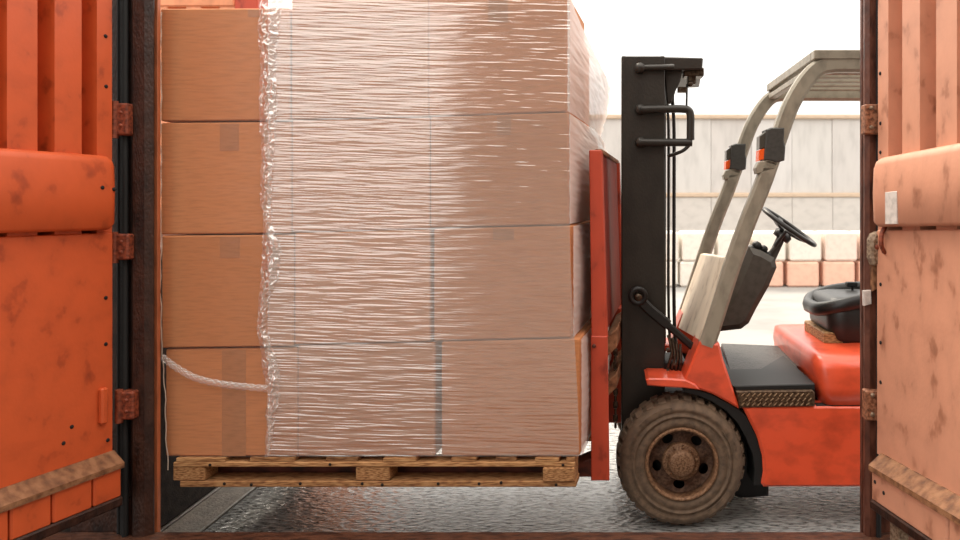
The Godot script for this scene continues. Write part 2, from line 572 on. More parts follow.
func build_jambs() -> void:
	var top := 2.75
	var z := 0.41   # near face of the frame
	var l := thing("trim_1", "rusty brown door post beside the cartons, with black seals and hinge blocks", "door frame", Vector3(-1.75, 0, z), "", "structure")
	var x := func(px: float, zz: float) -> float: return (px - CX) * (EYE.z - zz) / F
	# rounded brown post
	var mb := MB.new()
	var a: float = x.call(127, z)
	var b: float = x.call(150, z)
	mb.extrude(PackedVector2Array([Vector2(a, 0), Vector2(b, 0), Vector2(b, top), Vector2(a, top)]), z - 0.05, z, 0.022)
	part("post", mb.mesh(), M.jamb_brown_dimmed, l)
	mb = MB.new()
	mb.span(Vector3(b - 0.03, 0, z - 0.05), Vector3(b - 0.001, top, z - 0.07), 0.002)
	part("inner_flange", mb.mesh(), M.jamb_orange, l)
	vpost("back_plate", x.call(60, z), a + 0.02, z - 0.06, 0.03, 0, top, M.jamb_brown_dimmed, l)
	for k in 3:
		var px: float = [114.5, 119.0, 124.0][k]
		mb = MB.new()
		var c: float = x.call(px, z)
		mb.tube([Vector3(c, 0.05, z - 0.03 + 0.012 * k), Vector3(c, top, z - 0.03 + 0.012 * k)], [0.010, 0.007, 0.012][k], 10)
		part("seal", mb.mesh(), M.rubber, l)
	for r in [[110.5, 103, 127, 135], [110, 234, 128, 260], [115, 392, 133, 420]]:
		var p := P(r[0], r[1], z + 0.035)
		var q := P(r[2], r[3], z + 0.035)
		mb = MB.new()
		mb.span(Vector3(p.x, q.y, z - 0.02), Vector3(q.x, p.y, z + 0.035), 0.006)
		mb.tube([Vector3(p.x + 0.012, q.y - 0.012, z + 0.03), Vector3(p.x + 0.012, p.y + 0.008, z + 0.03)], 0.014, 12)
		var hg := part("hinge_block", mb.mesh(), M.hinge_rust, l)
		for yy in [0.3, 0.7]:
			mb = MB.new()
			mb.lathe(Vector3(lerpf(p.x, q.x, 0.62), lerpf(q.y, p.y, yy), z + 0.034), [Vector2(0.008, 0), Vector2(0.007, 0.005), Vector2(0.0, 0.007)], 8)
			part("bolt", mb.mesh(false), M.hinge_rust, hg)
	# foot block on the ground at the corner
	mb = MB.new()
	mb.span(P(120, 540, z - 0.02) + Vector3(0, -0.1, 0), Vector3(x.call(148, z - 0.02), P(0, 500, z).y, z - 0.10), 0.012)
	part("foot_block", mb.mesh(), M.jamb_brown_dimmed, l)

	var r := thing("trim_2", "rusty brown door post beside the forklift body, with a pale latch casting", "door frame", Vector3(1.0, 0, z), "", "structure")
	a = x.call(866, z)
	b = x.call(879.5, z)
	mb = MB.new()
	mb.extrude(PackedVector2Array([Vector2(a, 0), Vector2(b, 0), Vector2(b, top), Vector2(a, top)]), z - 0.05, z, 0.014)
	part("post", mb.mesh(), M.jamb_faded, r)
	vpost("inner_flange", a - 0.002, a + 0.02, z - 0.055, 0.02, 0, top, M.jamb_faded, r, 0.002)
	vpost("back_plate", b - 0.02, x.call(940, z), z - 0.06, 0.03, 0, top, M.jamb_faded, r)
	mb = MB.new()
	mb.tube([Vector3(b - 0.004, 0.05, z + 0.0), Vector3(b - 0.004, top, z + 0.0)], 0.010, 10)
	part("seal", mb.mesh(), M.rubber, r)
	for q4 in [[865, 104, 881, 134], [866, 391, 882, 421]]:
		var p := P(q4[0], q4[1], z + 0.03)
		var q := P(q4[2], q4[3], z + 0.03)
		mb = MB.new()
		mb.span(Vector3(p.x, q.y, z - 0.02), Vector3(q.x, p.y, z + 0.03), 0.005)
		var hg := part("hinge_block", mb.mesh(), M.hinge_tan, r)
		for yy in [0.22, 0.86]:
			mb = MB.new()
			mb.lathe(Vector3(lerpf(p.x, q.x, 0.4), lerpf(q.y, p.y, yy), z + 0.029), [Vector2(0.009, 0), Vector2(0.008, 0.006), Vector2(0.0, 0.009)], 8)
			part("bolt", mb.mesh(false), M.bare_casting, hg)
	mb = MB.new()
	mb.extrude(pxpoly([[872, 234], [877, 231.5], [882, 232], [884, 238], [884, 262], [880, 266], [872, 265], [869.5, 258], [869.5, 240]], z + 0.04), z, z + 0.06, 0.010)
	var lc := part("latch_casting", mb.mesh(), M.bare_casting, r)
	mb = MB.new()
	mb.lathe(P(877, 247, z + 0.058), [Vector2(0.010, 0), Vector2(0.009, 0.008), Vector2(0, 0.010)], 12)
	part("pin", mb.mesh(), M.hinge_rust, lc)
	mb = MB.new()
	mb.extrude(pxpoly([[871, 264], [877, 264], [876.5, 289], [872, 291]], z + 0.02), z, z + 0.03, 0.004)
	part("latch_tongue", mb.mesh(), M.rail_worn, r)
	mb = MB.new()
	mb.extrude(pxpoly([[863.5, 291], [871, 290], [871.5, 304], [864, 306]], z + 0.01), z - 0.01, z + 0.012, 0.002)
	part("paint_tag", mb.mesh(), M.sticker, r)


# one door leaf swung open towards the viewer; u runs out along the leaf, w stands off its face
func build_door(is_left: bool) -> void:
	var hinge := Vector3((112.0 if is_left else 878.0) - CX, 0, 0)
	hinge = Vector3(hinge.x * 2.8 / F, 0.0, EYE.z - 2.8)
	var du := (Vector3(-0.283, 0, 0.959) if is_left else Vector3(0.172, 0, 0.985)).normalized()
	var dw := (Vector3(0.959, 0, 0.283) if is_left else Vector3(-0.985, 0, 0.172)).normalized()
	var sag := 0.01 if is_left else 0.045
	var at := func(u: float, v: float, w: float) -> Vector3: return hinge + du * u + dw * w + Vector3(0, v + sag * u, 0)
	var paint: Material = M.door_red if is_left else M.door_faded
	var d := thing("door_1" if is_left else "door_2",
		"orange ribbed steel container door with deep band, beside the load" if is_left else "faded pink-orange ribbed container door with a pale sticker, beside the forklift",
		"door", hinge, "", "structure")
	var U := 1.2
	var slab := func(mb: MB, u0: float, u1: float, v0: float, v1: float, w0: float, w1: float, b: float) -> void:
		mb.hexa([at.call(u0, v1, w1), at.call(u1, v1, w1), at.call(u1, v0, w1), at.call(u0, v0, w1),
			at.call(u0, v1, w0), at.call(u1, v1, w0), at.call(u1, v0, w0), at.call(u0, v0, w0)], b)
	# ribbed upper sheet: section in u, w
	var pitch := 0.157 if is_left else 0.2
	var flat := 0.098 if is_left else 0.108
	var first := 0.06 if is_left else 0.072
	var sec := [Vector2(0.0, 0.0), Vector2(first, 0.0)]
	var u := first
	var rec := pitch - flat
	while u < U:
		sec.append(Vector2(u + 0.014, -0.085))
		sec.append(Vector2(u + rec - 0.014, -0.085))
		sec.append(Vector2(u + rec, 0.0))
		sec.append(Vector2(u + pitch, 0.0))
		u += pitch
	var mb := MB.new()
	for i in sec.size() - 1:
		var p: Vector2 = sec[i]
		var q: Vector2 = sec[i + 1]
		mb.quad(at.call(p.x, 1.3, p.y), at.call(q.x, 1.3, q.y), at.call(q.x, 2.7, q.y), at.call(p.x, 2.7, p.y))
		mb.quad(at.call(p.x, 1.3, p.y - 0.004), at.call(p.x, 2.7, p.y - 0.004), at.call(q.x, 2.7, q.y - 0.004), at.call(q.x, 1.3, q.y - 0.004))
	part("ribbed_sheet", mb.mesh(false), paint, d)
	mb = MB.new()
	slab.call(mb, 0.0, U, 0.33, 2.7, -0.100, -0.091, 0.0)
	part("outer_skin", mb.mesh(), paint, d)
	# deep band with rounded upper edge
	var vt := 1.636 if is_left else 1.625
	var vb := 1.357 if is_left else 1.367
	mb = MB.new()
	var ring := func(uu: float, k: float) -> Array:
		var r := []
		for e in [[vb, -0.02], [vb, 0.030], [vb + 0.012, 0.042], [lerpf(vb, vt, 0.5), 0.046], [vt - 0.03, 0.042], [vt - 0.010, 0.034], [vt, 0.018], [vt, -0.02]]:
			r.append(at.call(uu, lerpf((vt + vb) / 2.0, e[0], k), e[1] * (k if e[1] > 0 else 1.0)))
		return r
	var rings := []
	var ub := 0.022 if is_left else 0.035
	for e in [[ub, 0.90], [ub + 0.01, 0.965], [ub + 0.026, 1.0], [0.5, 1.0], [U, 1.0]]:
		rings.append(ring.call(e[0], e[1]))
	mb.loft(rings, 1)
	part("waist_band", mb.mesh(), paint, d)
	mb = MB.new()
	slab.call(mb, 0.0, U, 0.50, vb - 0.012, -0.03, 0.006, 0.004)
	part("lower_panel", mb.mesh(), paint, d)
	# bottom rail: worn lip, pocket panels, dark foot
	mb = MB.new()
	var lip := []
	var ur := 0.0 if is_left else 0.04
	for uu in [ur, U]:
		lip.append([at.call(uu, 0.515, -0.02), at.call(uu, 0.515, 0.012), at.call(uu, 0.475, 0.062), at.call(uu, 0.455, 0.062), at.call(uu, 0.455, -0.02)])
	mb.loft(lip, -1)
	part("rail_lip", mb.mesh(), M.rail_worn, d)
	var edges := [ur, 0.115, 0.262, 0.40, 0.62, 0.9, U] if is_left else [ur, 0.5, 0.85, U]
	for i in edges.size() - 1:
		mb = MB.new()
		slab.call(mb, edges[i] + 0.003, edges[i + 1] - 0.003, 0.345, 0.457, -0.02, 0.052, 0.006)
		part("rail_panel", mb.mesh(), paint, d)
	mb = MB.new()
	slab.call(mb, ur, U, 0.31, 0.347, -0.02, 0.058, 0.006)
	part("rail_foot", mb.mesh(), M.jamb_brown_dimmed, d)
	# rivet holes along the hinge edge
	mb = MB.new()
	mb.lathe(Vector3.ZERO, [Vector2(0.0075, -0.004), Vector2(0.0075, 0.001), Vector2(0.006, 0.003), Vector2(0.0, 0.0035)], 10)
	var rv := mb.mesh()
	var bs := Basis(du, Vector3.UP, dw)
	var spots := [[0.026, 2.09, 0.0], [0.024, 1.90, 0.0], [0.028, 1.51, 0.046], [0.075, 1.515, 0.046], [0.03, 1.10, 0.006], [0.03, 0.925, 0.006], [0.022, 0.56, 0.006]] if is_left else \
		[[0.016, 1.95, 0.0], [0.018, 1.76, 0.0], [0.018, 1.65, 0.0], [0.03, 1.33, 0.006], [0.03, 1.15, 0.006], [0.03, 0.93, 0.006], [0.03, 0.78, 0.006], [0.07, 0.42, 0.052], [0.13, 0.40, 0.052]]
	for s in spots:
		piece("rivet", rv, M.black_hole, d, Transform3D(bs, at.call(s[0], s[1], s[2])))
	if is_left:
		mb = MB.new()
		slab.call(mb, 0.035, 0.062, 0.63, 0.765, 0.004, 0.028, 0.006)
		part("door_stop", mb.mesh(), paint, d)
		for e in [[0.19, 0.60], [0.16, 0.65]]:
			piece("rivet", rv, M.black_hole, d, Transform3D(bs, at.call(e[0], e[1], 0.006)))
	else:
		mb = MB.new()
		slab.call(mb, 0.13, 0.206, 1.376, 1.492, 0.038, 0.0475, 0.001)
		part("sticker", mb.mesh(), M.sticker, d, "pale blank sticker")
		mb = MB.new()
		mb.sweep(smooth_line([at.call(0.06, 1.37, 0.005), at.call(0.065, 1.34, 0.022), at.call(0.068, 1.30, 0.026), at.call(0.06, 1.27, 0.008)], 5), rect_prof(0.012, 0.02, 0.003), dw)
		part("hook", mb.mesh(), M.hinge_rust, d)
		mb = MB.new()
		slab.call(mb, 0.13, 0.19, 0.0, 0.312, -0.01, 0.03, 0.004)
		part("support_leg", mb.mesh(), M.bare_casting, d)


func build_far_container() -> void:
	var z := -1.75
	var xr: float = (258.0 - CX) * (EYE.z - z) / F
	var c := thing("shipping_container", "bright orange ribbed shipping container standing behind the cartons", "container", Vector3(xr - 1.0, 0, z))
	var mb := MB.new()
	var sec := []
	var x := xr - 0.16
	while x > xr - 2.6:
		sec.append_array([Vector2(x, 0.0), Vector2(x - 0.10, 0.0), Vector2(x - 0.13, -0.05), Vector2(x - 0.20, -0.05), Vector2(x - 0.23, 0.0)])
		x -= 0.23
	for i in sec.size() - 1:
		var p: Vector2 = sec[i]
		var q: Vector2 = sec[i + 1]
		if p.is_equal_approx(q):
			continue
		mb.quad(Vector3(q.x, 0.15, z + q.y), Vector3(q.x, 2.85, z + q.y), Vector3(p.x, 2.85, z + p.y), Vector3(p.x, 0.15, z + p.y))
	part("ribbed_side", mb.mesh(false), M.far_container, c)
	mb = MB.new()
	mb.span(Vector3(xr - 2.6, 0.1, z - 2.4), Vector3(xr - 0.02, 2.84, z - 0.06), 0.01)
	part("body", mb.mesh(), M.far_container, c)
	mb = MB.new()
	mb.span(Vector3(xr - 0.16, 0.0, z - 0.16), Vector3(xr, 2.9, z + 0.01), 0.01)
	part("corner_post", mb.mesh(), M.carriage_red, c)
	for yy in [0.07, 2.86]:
		mb = MB.new()
		mb.span(Vector3(xr - 2.6, yy - 0.07, z - 0.1), Vector3(xr - 0.16, yy + 0.05, z + 0.01), 0.01)
		part("side_rail", mb.mesh(), M.far_container, c)


# ---------------------------------------------------------------- load
const ZL := 0.30      # near face of the load
const SKEW := 0.100   # how far the load swings to the right with depth

func build_pallet() -> void:
	var p := thing("pallet", "worn wooden pallet carrying the wrapped cartons on the forks", "pallet", P(375, 487, ZL - 0.6))
	var x := func(px: float) -> float: return (px - CX) * (EYE.z - ZL) / F
	var y := func(py: float) -> float: return EYE.y - (py - CY) * (EYE.z - ZL) / F
	var zb := ZL - 1.22
	var sk := func(mb: MB, x0: float, x1: float, y0: float, y1: float, z0: float, z1: float, b: float) -> void:
		var s0: float = (ZL - z0) * SKEW
		var s1: float = (ZL - z1) * SKEW
		mb.hexa([Vector3(x0 + s1, y1, z1), Vector3(x1 + s1, y1, z1), Vector3(x1 + s1, y0, z1), Vector3(x0 + s1, y0, z1),
			Vector3(x0 + s0, y1, z0), Vector3(x1 + s0, y1, z0), Vector3(x1 + s0, y0, z0), Vector3(x0 + s0, y0, z0)], b)
	var k := 0
	for e in [[176, 225], [249, 294], [325, 357], [383, 416], [451, 476], [495, 516], [535, 559], [566, 575]]:
		var mb := MB.new()
		sk.call(mb, x.call(e[0]), x.call(e[1]), y.call(462.0), y.call(458.0), zb, ZL - 0.004 * (k % 3), 0.002)
		part("deck_board", mb.mesh(), M["pallet_wood%d" % (k % 3)], p)
		k += 1
	for zz in [[ZL - 0.10, ZL], [ZL - 0.66, ZL - 0.56], [zb, zb + 0.10]]:
		var mb := MB.new()
		sk.call(mb, x.call(173), x.call(575), y.call(467.0), y.call(462.2), zz[0], zz[1], 0.003)
		part("stringer_board", mb.mesh(), M.pallet_wood0, p)
		mb = MB.new()
		sk.call(mb, x.call(179), x.call(576), y.call(487.5), y.call(481.5), zz[0], zz[1] - 0.003, 0.003)
		part("bottom_board", mb.mesh(), M.pallet_wood1, p)
		for e in [[172, 204], [355, 389], [543, 575]]:
			mb = MB.new()
			sk.call(mb, x.call(e[0]), x.call(e[1]), y.call(481.3), y.call(467.2), zz[0] + 0.006, zz[1] - 0.004 + (0.012 if e[0] == 543 else 0.0), 0.004)
			part("block", mb.mesh(), M.block_wood, p)
	var nm := MB.new()
	nm.lathe(Vector3.ZERO, [Vector2(0.0065, -0.002), Vector2(0.006, 0.0015), Vector2(0.0, 0.002)], 8)
	var nmesh := nm.mesh()
	for e in [[224, 484], [251, 485], [300, 484], [362, 484], [382, 485], [438, 484], [479, 484], [501, 483], [556, 485], [210, 465], [330, 464.5], [563, 465]]:
		piece("nail", nmesh, M.nail, p, Transform3D(Basis(), Vector3(x.call(e[0]), y.call(e[1]), ZL - (0.002 if e[1] > 470 else -0.0005))))


func build_cartons() -> void:
	var x := func(px: float) -> float: return (px - CX) * (EYE.z - ZL) / F
	var y := func(py: float) -> float: return EYE.y - (py - CY) * (EYE.z - ZL) / F
	# [left, right, top left, top right, bottom right, bottom left]
	var rows := [
		[[161, 289.5, 8.5, 8, 120.2, 121.2], [292, 428.5, -5, -7, 116.5, 119.5], [429.5, 566, -8, -10, 111.5, 116]],
		[[161, 291, 122.8, 121.8, 233.2, 234.2], [292.6, 429.7, 120.5, 117.5, 228.5, 232], [431.2, 568, 117, 112.5, 224.5, 227.5]],
		[[162, 293.5, 235.8, 234.8, 346.2, 348.0], [295.2, 430, 233, 229.5, 341.3, 344.5], [434.5, 571, 228.8, 225.5, 337.5, 340.8]],
		[[166, 297.5, 349.3, 347.5, 456.0, 456.2], [298.5, 435, 345.5, 342.3, 455.9, 456.0], [442, 580, 341.8, 338.5, 455.8, 455.9]],
	]
	var rname := ["top", "second", "third", "bottom"]
	var cname := ["beside the rusty door post", "in the middle stack", "beside the forklift mast"]
	var extra := [
		["unwrapped-looking", "with dense film streaks", "with upper tape tab"],
		["with bare film-free front", "under dense white film streaks", "with a short tape tab"],
		["with a short tape tab", "under the brightest film streaks", "plain behind thin film"],
		["crossed by a film strand", "under white film streaks", "above the last pallet block"]]
	var tapes := {"0,2": [488, 508, 22], "1,0": [220, 239, 151], "1,2": [497, 511, 135], "2,0": [220, 240, 258], "3,0": [222, 246, 456], "0,0": [248, 262, 17], "2,2": [493, 514, 240]}
	for r in 4:
		for c in 3:
			var q: Array = rows[r][c]
			var dep := 0.56
			var zf := ZL - 0.004 - rng.randf() * 0.008
			if r == 3:
				zf = ZL - 0.012
			var sh := Vector3(SKEW * dep, 0, -dep)
			var fr := [P(q[0] - 0.6, q[2], zf), P(q[1], q[3], zf), P(q[1], q[4], zf), P(q[0] - 0.6, q[5], zf)]
			var o := thing("carton", "brown carton in the %s row %s, %s" % [rname[r], cname[c], extra[r][c]], "carton", (fr[2] + fr[3]) / 2.0 + sh / 2.0, "cartons in the front of the load")
			var mb := MB.new()
			mb.hexa(fr + [fr[0] + sh, fr[1] + sh, fr[2] + sh, fr[3] + sh], 0.005)
			part("body", mb.mesh(), M["carton%d" % ((r * 2 + c) % 3)], o)
			var key := "%d,%d" % [r, c]
			if tapes.has(key):
				var t: Array = tapes[key]
				mb = MB.new()
				var ty: float = lerpf(q[2], q[3], (t[0] - q[0]) / float(q[1] - q[0])) + 0.6
				mb.span(P(t[0], t[2], zf) + Vector3(0, 0, -0.001), P(t[1], ty, zf) + Vector3(0, -0.003, 0.0012), 0.0004)
				part("tape", mb.mesh(), M.tape, o)
	# four made-up full-width cartons, added to block light through the gaps, their ends at the mast side
	for r in 4:
		var zf := ZL - 0.60
		var s := SKEW * 0.6
		var q: Array = rows[r][2]
		var xl: float = x.call(rows[r][0][0]) + s
		var xr: float = x.call(q[1]) + s - (0.06 if r == 0 else 0.02)
		var dep := 0.60
		var sh := Vector3(SKEW * dep, 0, -dep)
		var t0: float = y.call(8 if r == 0 else q[2] + 0.5)
		var fr := [Vector3(xl, y.call(rows[r][0][2]), zf), Vector3(xr, y.call(q[3]) , zf), Vector3(xr, y.call(q[4]), zf), Vector3(xl, y.call(rows[r][0][5]), zf)]
		var o := thing("gap_filler_carton", "made-up long carton closing the gaps at the back of the load, %s row, end towards the mast" % rname[r], "carton", (fr[2] + fr[3]) / 2.0 + sh / 2.0, "gap-closing cartons at the back of the load")
		var mb := MB.new()
		mb.hexa(fr + [fr[0] + sh, fr[1] + sh, fr[2] + sh, fr[3] + sh], 0.006)
		part("body", mb.mesh(), M["carton%d" % (r % 3)], o)


# ---------------------------------------------------------------- stretch film
# many wound layers of clear film: even in colour and opacity, its streaks come from real wrinkles that mirror the sky
func film_mat(called: String, alpha: float, rough: float, metal: float) -> StandardMaterial3D:
	var m := StandardMaterial3D.new()
	m.resource_name = called
	m.transparency = BaseMaterial3D.TRANSPARENCY_ALPHA
	m.cull_mode = BaseMaterial3D.CULL_DISABLED
	var even := Image.create_empty(4, 4, false, Image.FORMAT_RGBA8)
	even.fill(Color(1.0, 0.99, 0.98, alpha))
	m.albedo_texture = ImageTexture.create_from_image(even)
	m.roughness = rough
	m.metallic = metal
	M[called] = m
	return m


# a sheet over a grid of points with texture coordinates 0..1
func sheet(nu: int, nv: int, f: Callable) -> ArrayMesh:
	var st := SurfaceTool.new()
	st.begin(Mesh.PRIMITIVE_TRIANGLES)
	for j in nv + 1:
		for i in nu + 1:
			var u := float(i) / nu
			var v := float(j) / nv
			st.set_uv(Vector2(u, v))
			st.set_smooth_group(0)
			st.add_vertex(f.call(u, v))
	for j in nv:
		for i in nu:
			var k := j * (nu + 1) + i
			for q in [k, k + 1, k + nu + 2, k, k + nu + 2, k + nu + 1]:
				st.add_index(q)
	st.generate_normals()
	st.generate_tangents()
	return st.commit()


func build_wrap() -> void:
	var w := thing("stretch_wrap", "clear stretch film wound round the cartons, streaked and wrinkled", "plastic film", P(420, 457, ZL))
	var zf := ZL + 0.004
	var wr := FastNoiseLite.new()
	wr.seed = 5
	wr.frequency = 1.0
	wr.fractal_octaves = 2
	# tight turns: fine level ridges pulled along the direction of winding
	var m := sheet(64, 1150, func(u: float, v: float) -> Vector3:
		var px := lerpf(268.0, 570.0, u)
		var py := lerpf(-12.0, 456.0, v)
		px += 9.0 * smoothstep(0.5, 1.0, v) * u
		var p := P(px, py, zf)
		var tilt := 0.03 * p.x
		p.z += 0.003 + 0.0012 * wr.get_noise_2d(p.x * 4.5, (p.y + tilt) * 84.0) + 0.0014 * wr.get_noise_2d(p.x * 2.0 + 90.0, (p.y - tilt) * 22.0)
		return p)
	part("front_turns", m, film_mat("film_tight", 0.36, 0.13, 0.82), w, "film stretched in tight streaked turns")
	# single clear turn over the left stack
	m = sheet(30, 120, func(u: float, v: float) -> Vector3:
		var px := lerpf(161.0, 270.0, u) + 5.0 * smoothstep(0.7, 1.0, v) * (1.0 - u)
		var p := P(px, lerpf(10.0, 457.0, v), zf - 0.001)
		p.z += 0.001 * wr.get_noise_2d(p.x * 3.0, p.y * 14.0)
		return p)
	part("thin_turn", m, film_mat("film_thin", 0.05, 0.27, 0.6), w)
	# film round the end towards the mast, bulging out row by row
	var fm3 := film_mat("film_end", 0.72, 0.3, 0.0)
	fm3.backlight_enabled = true
	fm3.backlight = Color(0.9, 0.89, 0.88)
	var segs := [[-14.0, 111.0], [113.5, 224.0], [226.0, 337.0], [339.0, 455.5]]
	var xr := [566.0, 568.0, 572.0, 580.0]
	for k in 4:
		m = sheet(40, 120, func(u: float, v: float) -> Vector3:
			var py: float = lerpf(segs[k][0], segs[k][1], v)
			var p := P(xr[k], py, ZL + 0.003)
			var dz := u * 1.20
			var bulge := sin(PI * v)
			p.x += dz * SKEW + 0.006 + sin(PI * u) * (0.010 + 0.02 * bulge) + 0.05 * u * bulge * (1.0 if k < 2 else 0.2)
			p.x += (0.002 + 0.006 * u) * wr.get_noise_2d(u * 5.0 + v * 2.0, p.y * 26.0 + u * 5.0 + k * 7.0)
			p.z -= dz
			if k == 0:
				p.x -= 0.10 * u * clampf(1.0 - v * 2.4, 0.0, 1.0)
			return p)
		part("end_turns", m, fm3, w)
	# loose rolled edge hanging in folds down the left stack
	var lx := [[-12, 259, 284], [30, 258, 279], [60, 260, 276], [110, 259, 277], [150, 261, 274], [202, 260, 272], [221, 263, 272], [250, 262, 281], [272, 261, 279], [306, 258.5, 269], [328, 257, 267], [347, 260, 273], [372, 263.5, 280], [396, 267, 279], [427, 266, 274], [456, 265, 270]]
	m = sheet(22, 420, func(u: float, v: float) -> Vector3:
		var py := lerpf(-12.0, 456.0, v)
		var i := 0
		while i < lx.size() - 2 and lx[i + 1][0] < py:
			i += 1
		var t := smoothstep(float(lx[i][0]), float(lx[i + 1][0]), py)
		var px := lerpf(lerpf(lx[i][1], lx[i + 1][1], t), lerpf(lx[i][2], lx[i + 1][2], t), u)
		px += 1.2 * wr.get_noise_2d(7.0, py * 0.12)
		var p := P(px, py, zf + 0.004)
		p.z += sin(PI * u) * 0.012 + 0.005 * wr.get_noise_2d(u * 3.0, py * 0.22 + u * 1.5) + 0.007 * wr.get_noise_2d(u * 2.0 + 40.0, py * 0.05 + u)
		return p)
	part("loose_fold", m, film_mat("film_fold", 0.42, 0.15, 0.7), w, "loose wavy film edge")
	# twisted strand over the lowest carton
	var path := smooth_line([P(163, 356, zf), P(176, 366, zf), P(196, 377, zf), P(220, 383, zf), P(245, 386, zf), P(268, 388, zf)], 16)
	m = sheet(320, 24, func(u: float, v: float) -> Vector3:
		var i := clampi(int(u * (path.size() - 1)), 0, path.size() - 2)
		var p: Vector3 = path[i].lerp(path[i + 1], u * (path.size() - 1) - i)
		var t: Vector3 = (path[i + 1] - path[i]).normalized()
		var nrm := Vector3(-t.y, t.x, 0)
		var a := TAU * v
		var r := 0.0125 * (0.62 + 0.38 * cos(4.0 * a + u * 110.0))
		return p + nrm * cos(a) * r * 1.25 + Vector3(0, 0, 0.009 + sin(a) * r * 0.55))
	part("twisted_strand", m, film_mat("film_strand", 0.24, 0.2, 0.6), w)
	# torn edge along the corner by the door post
	var mb := MB.new()
	var pts := []
	for i in 60:
		var py := lerpf(12.0, 470.0, i / 59.0)
		var px := (160.8 if py < 345.0 else lerpf(162.5, 168.0, (py - 345.0) / 125.0)) + 0.6 * sin(py * 0.21) + 0.5 * sin(py * 0.083)
		pts.append(P(px, py, zf + 0.003))
	mb.tube(pts, 0.0022, 5)
	part("torn_edge", mb.mesh(), mat("film_edge", Color(0.78, 0.72, 0.66), 0.4), w)


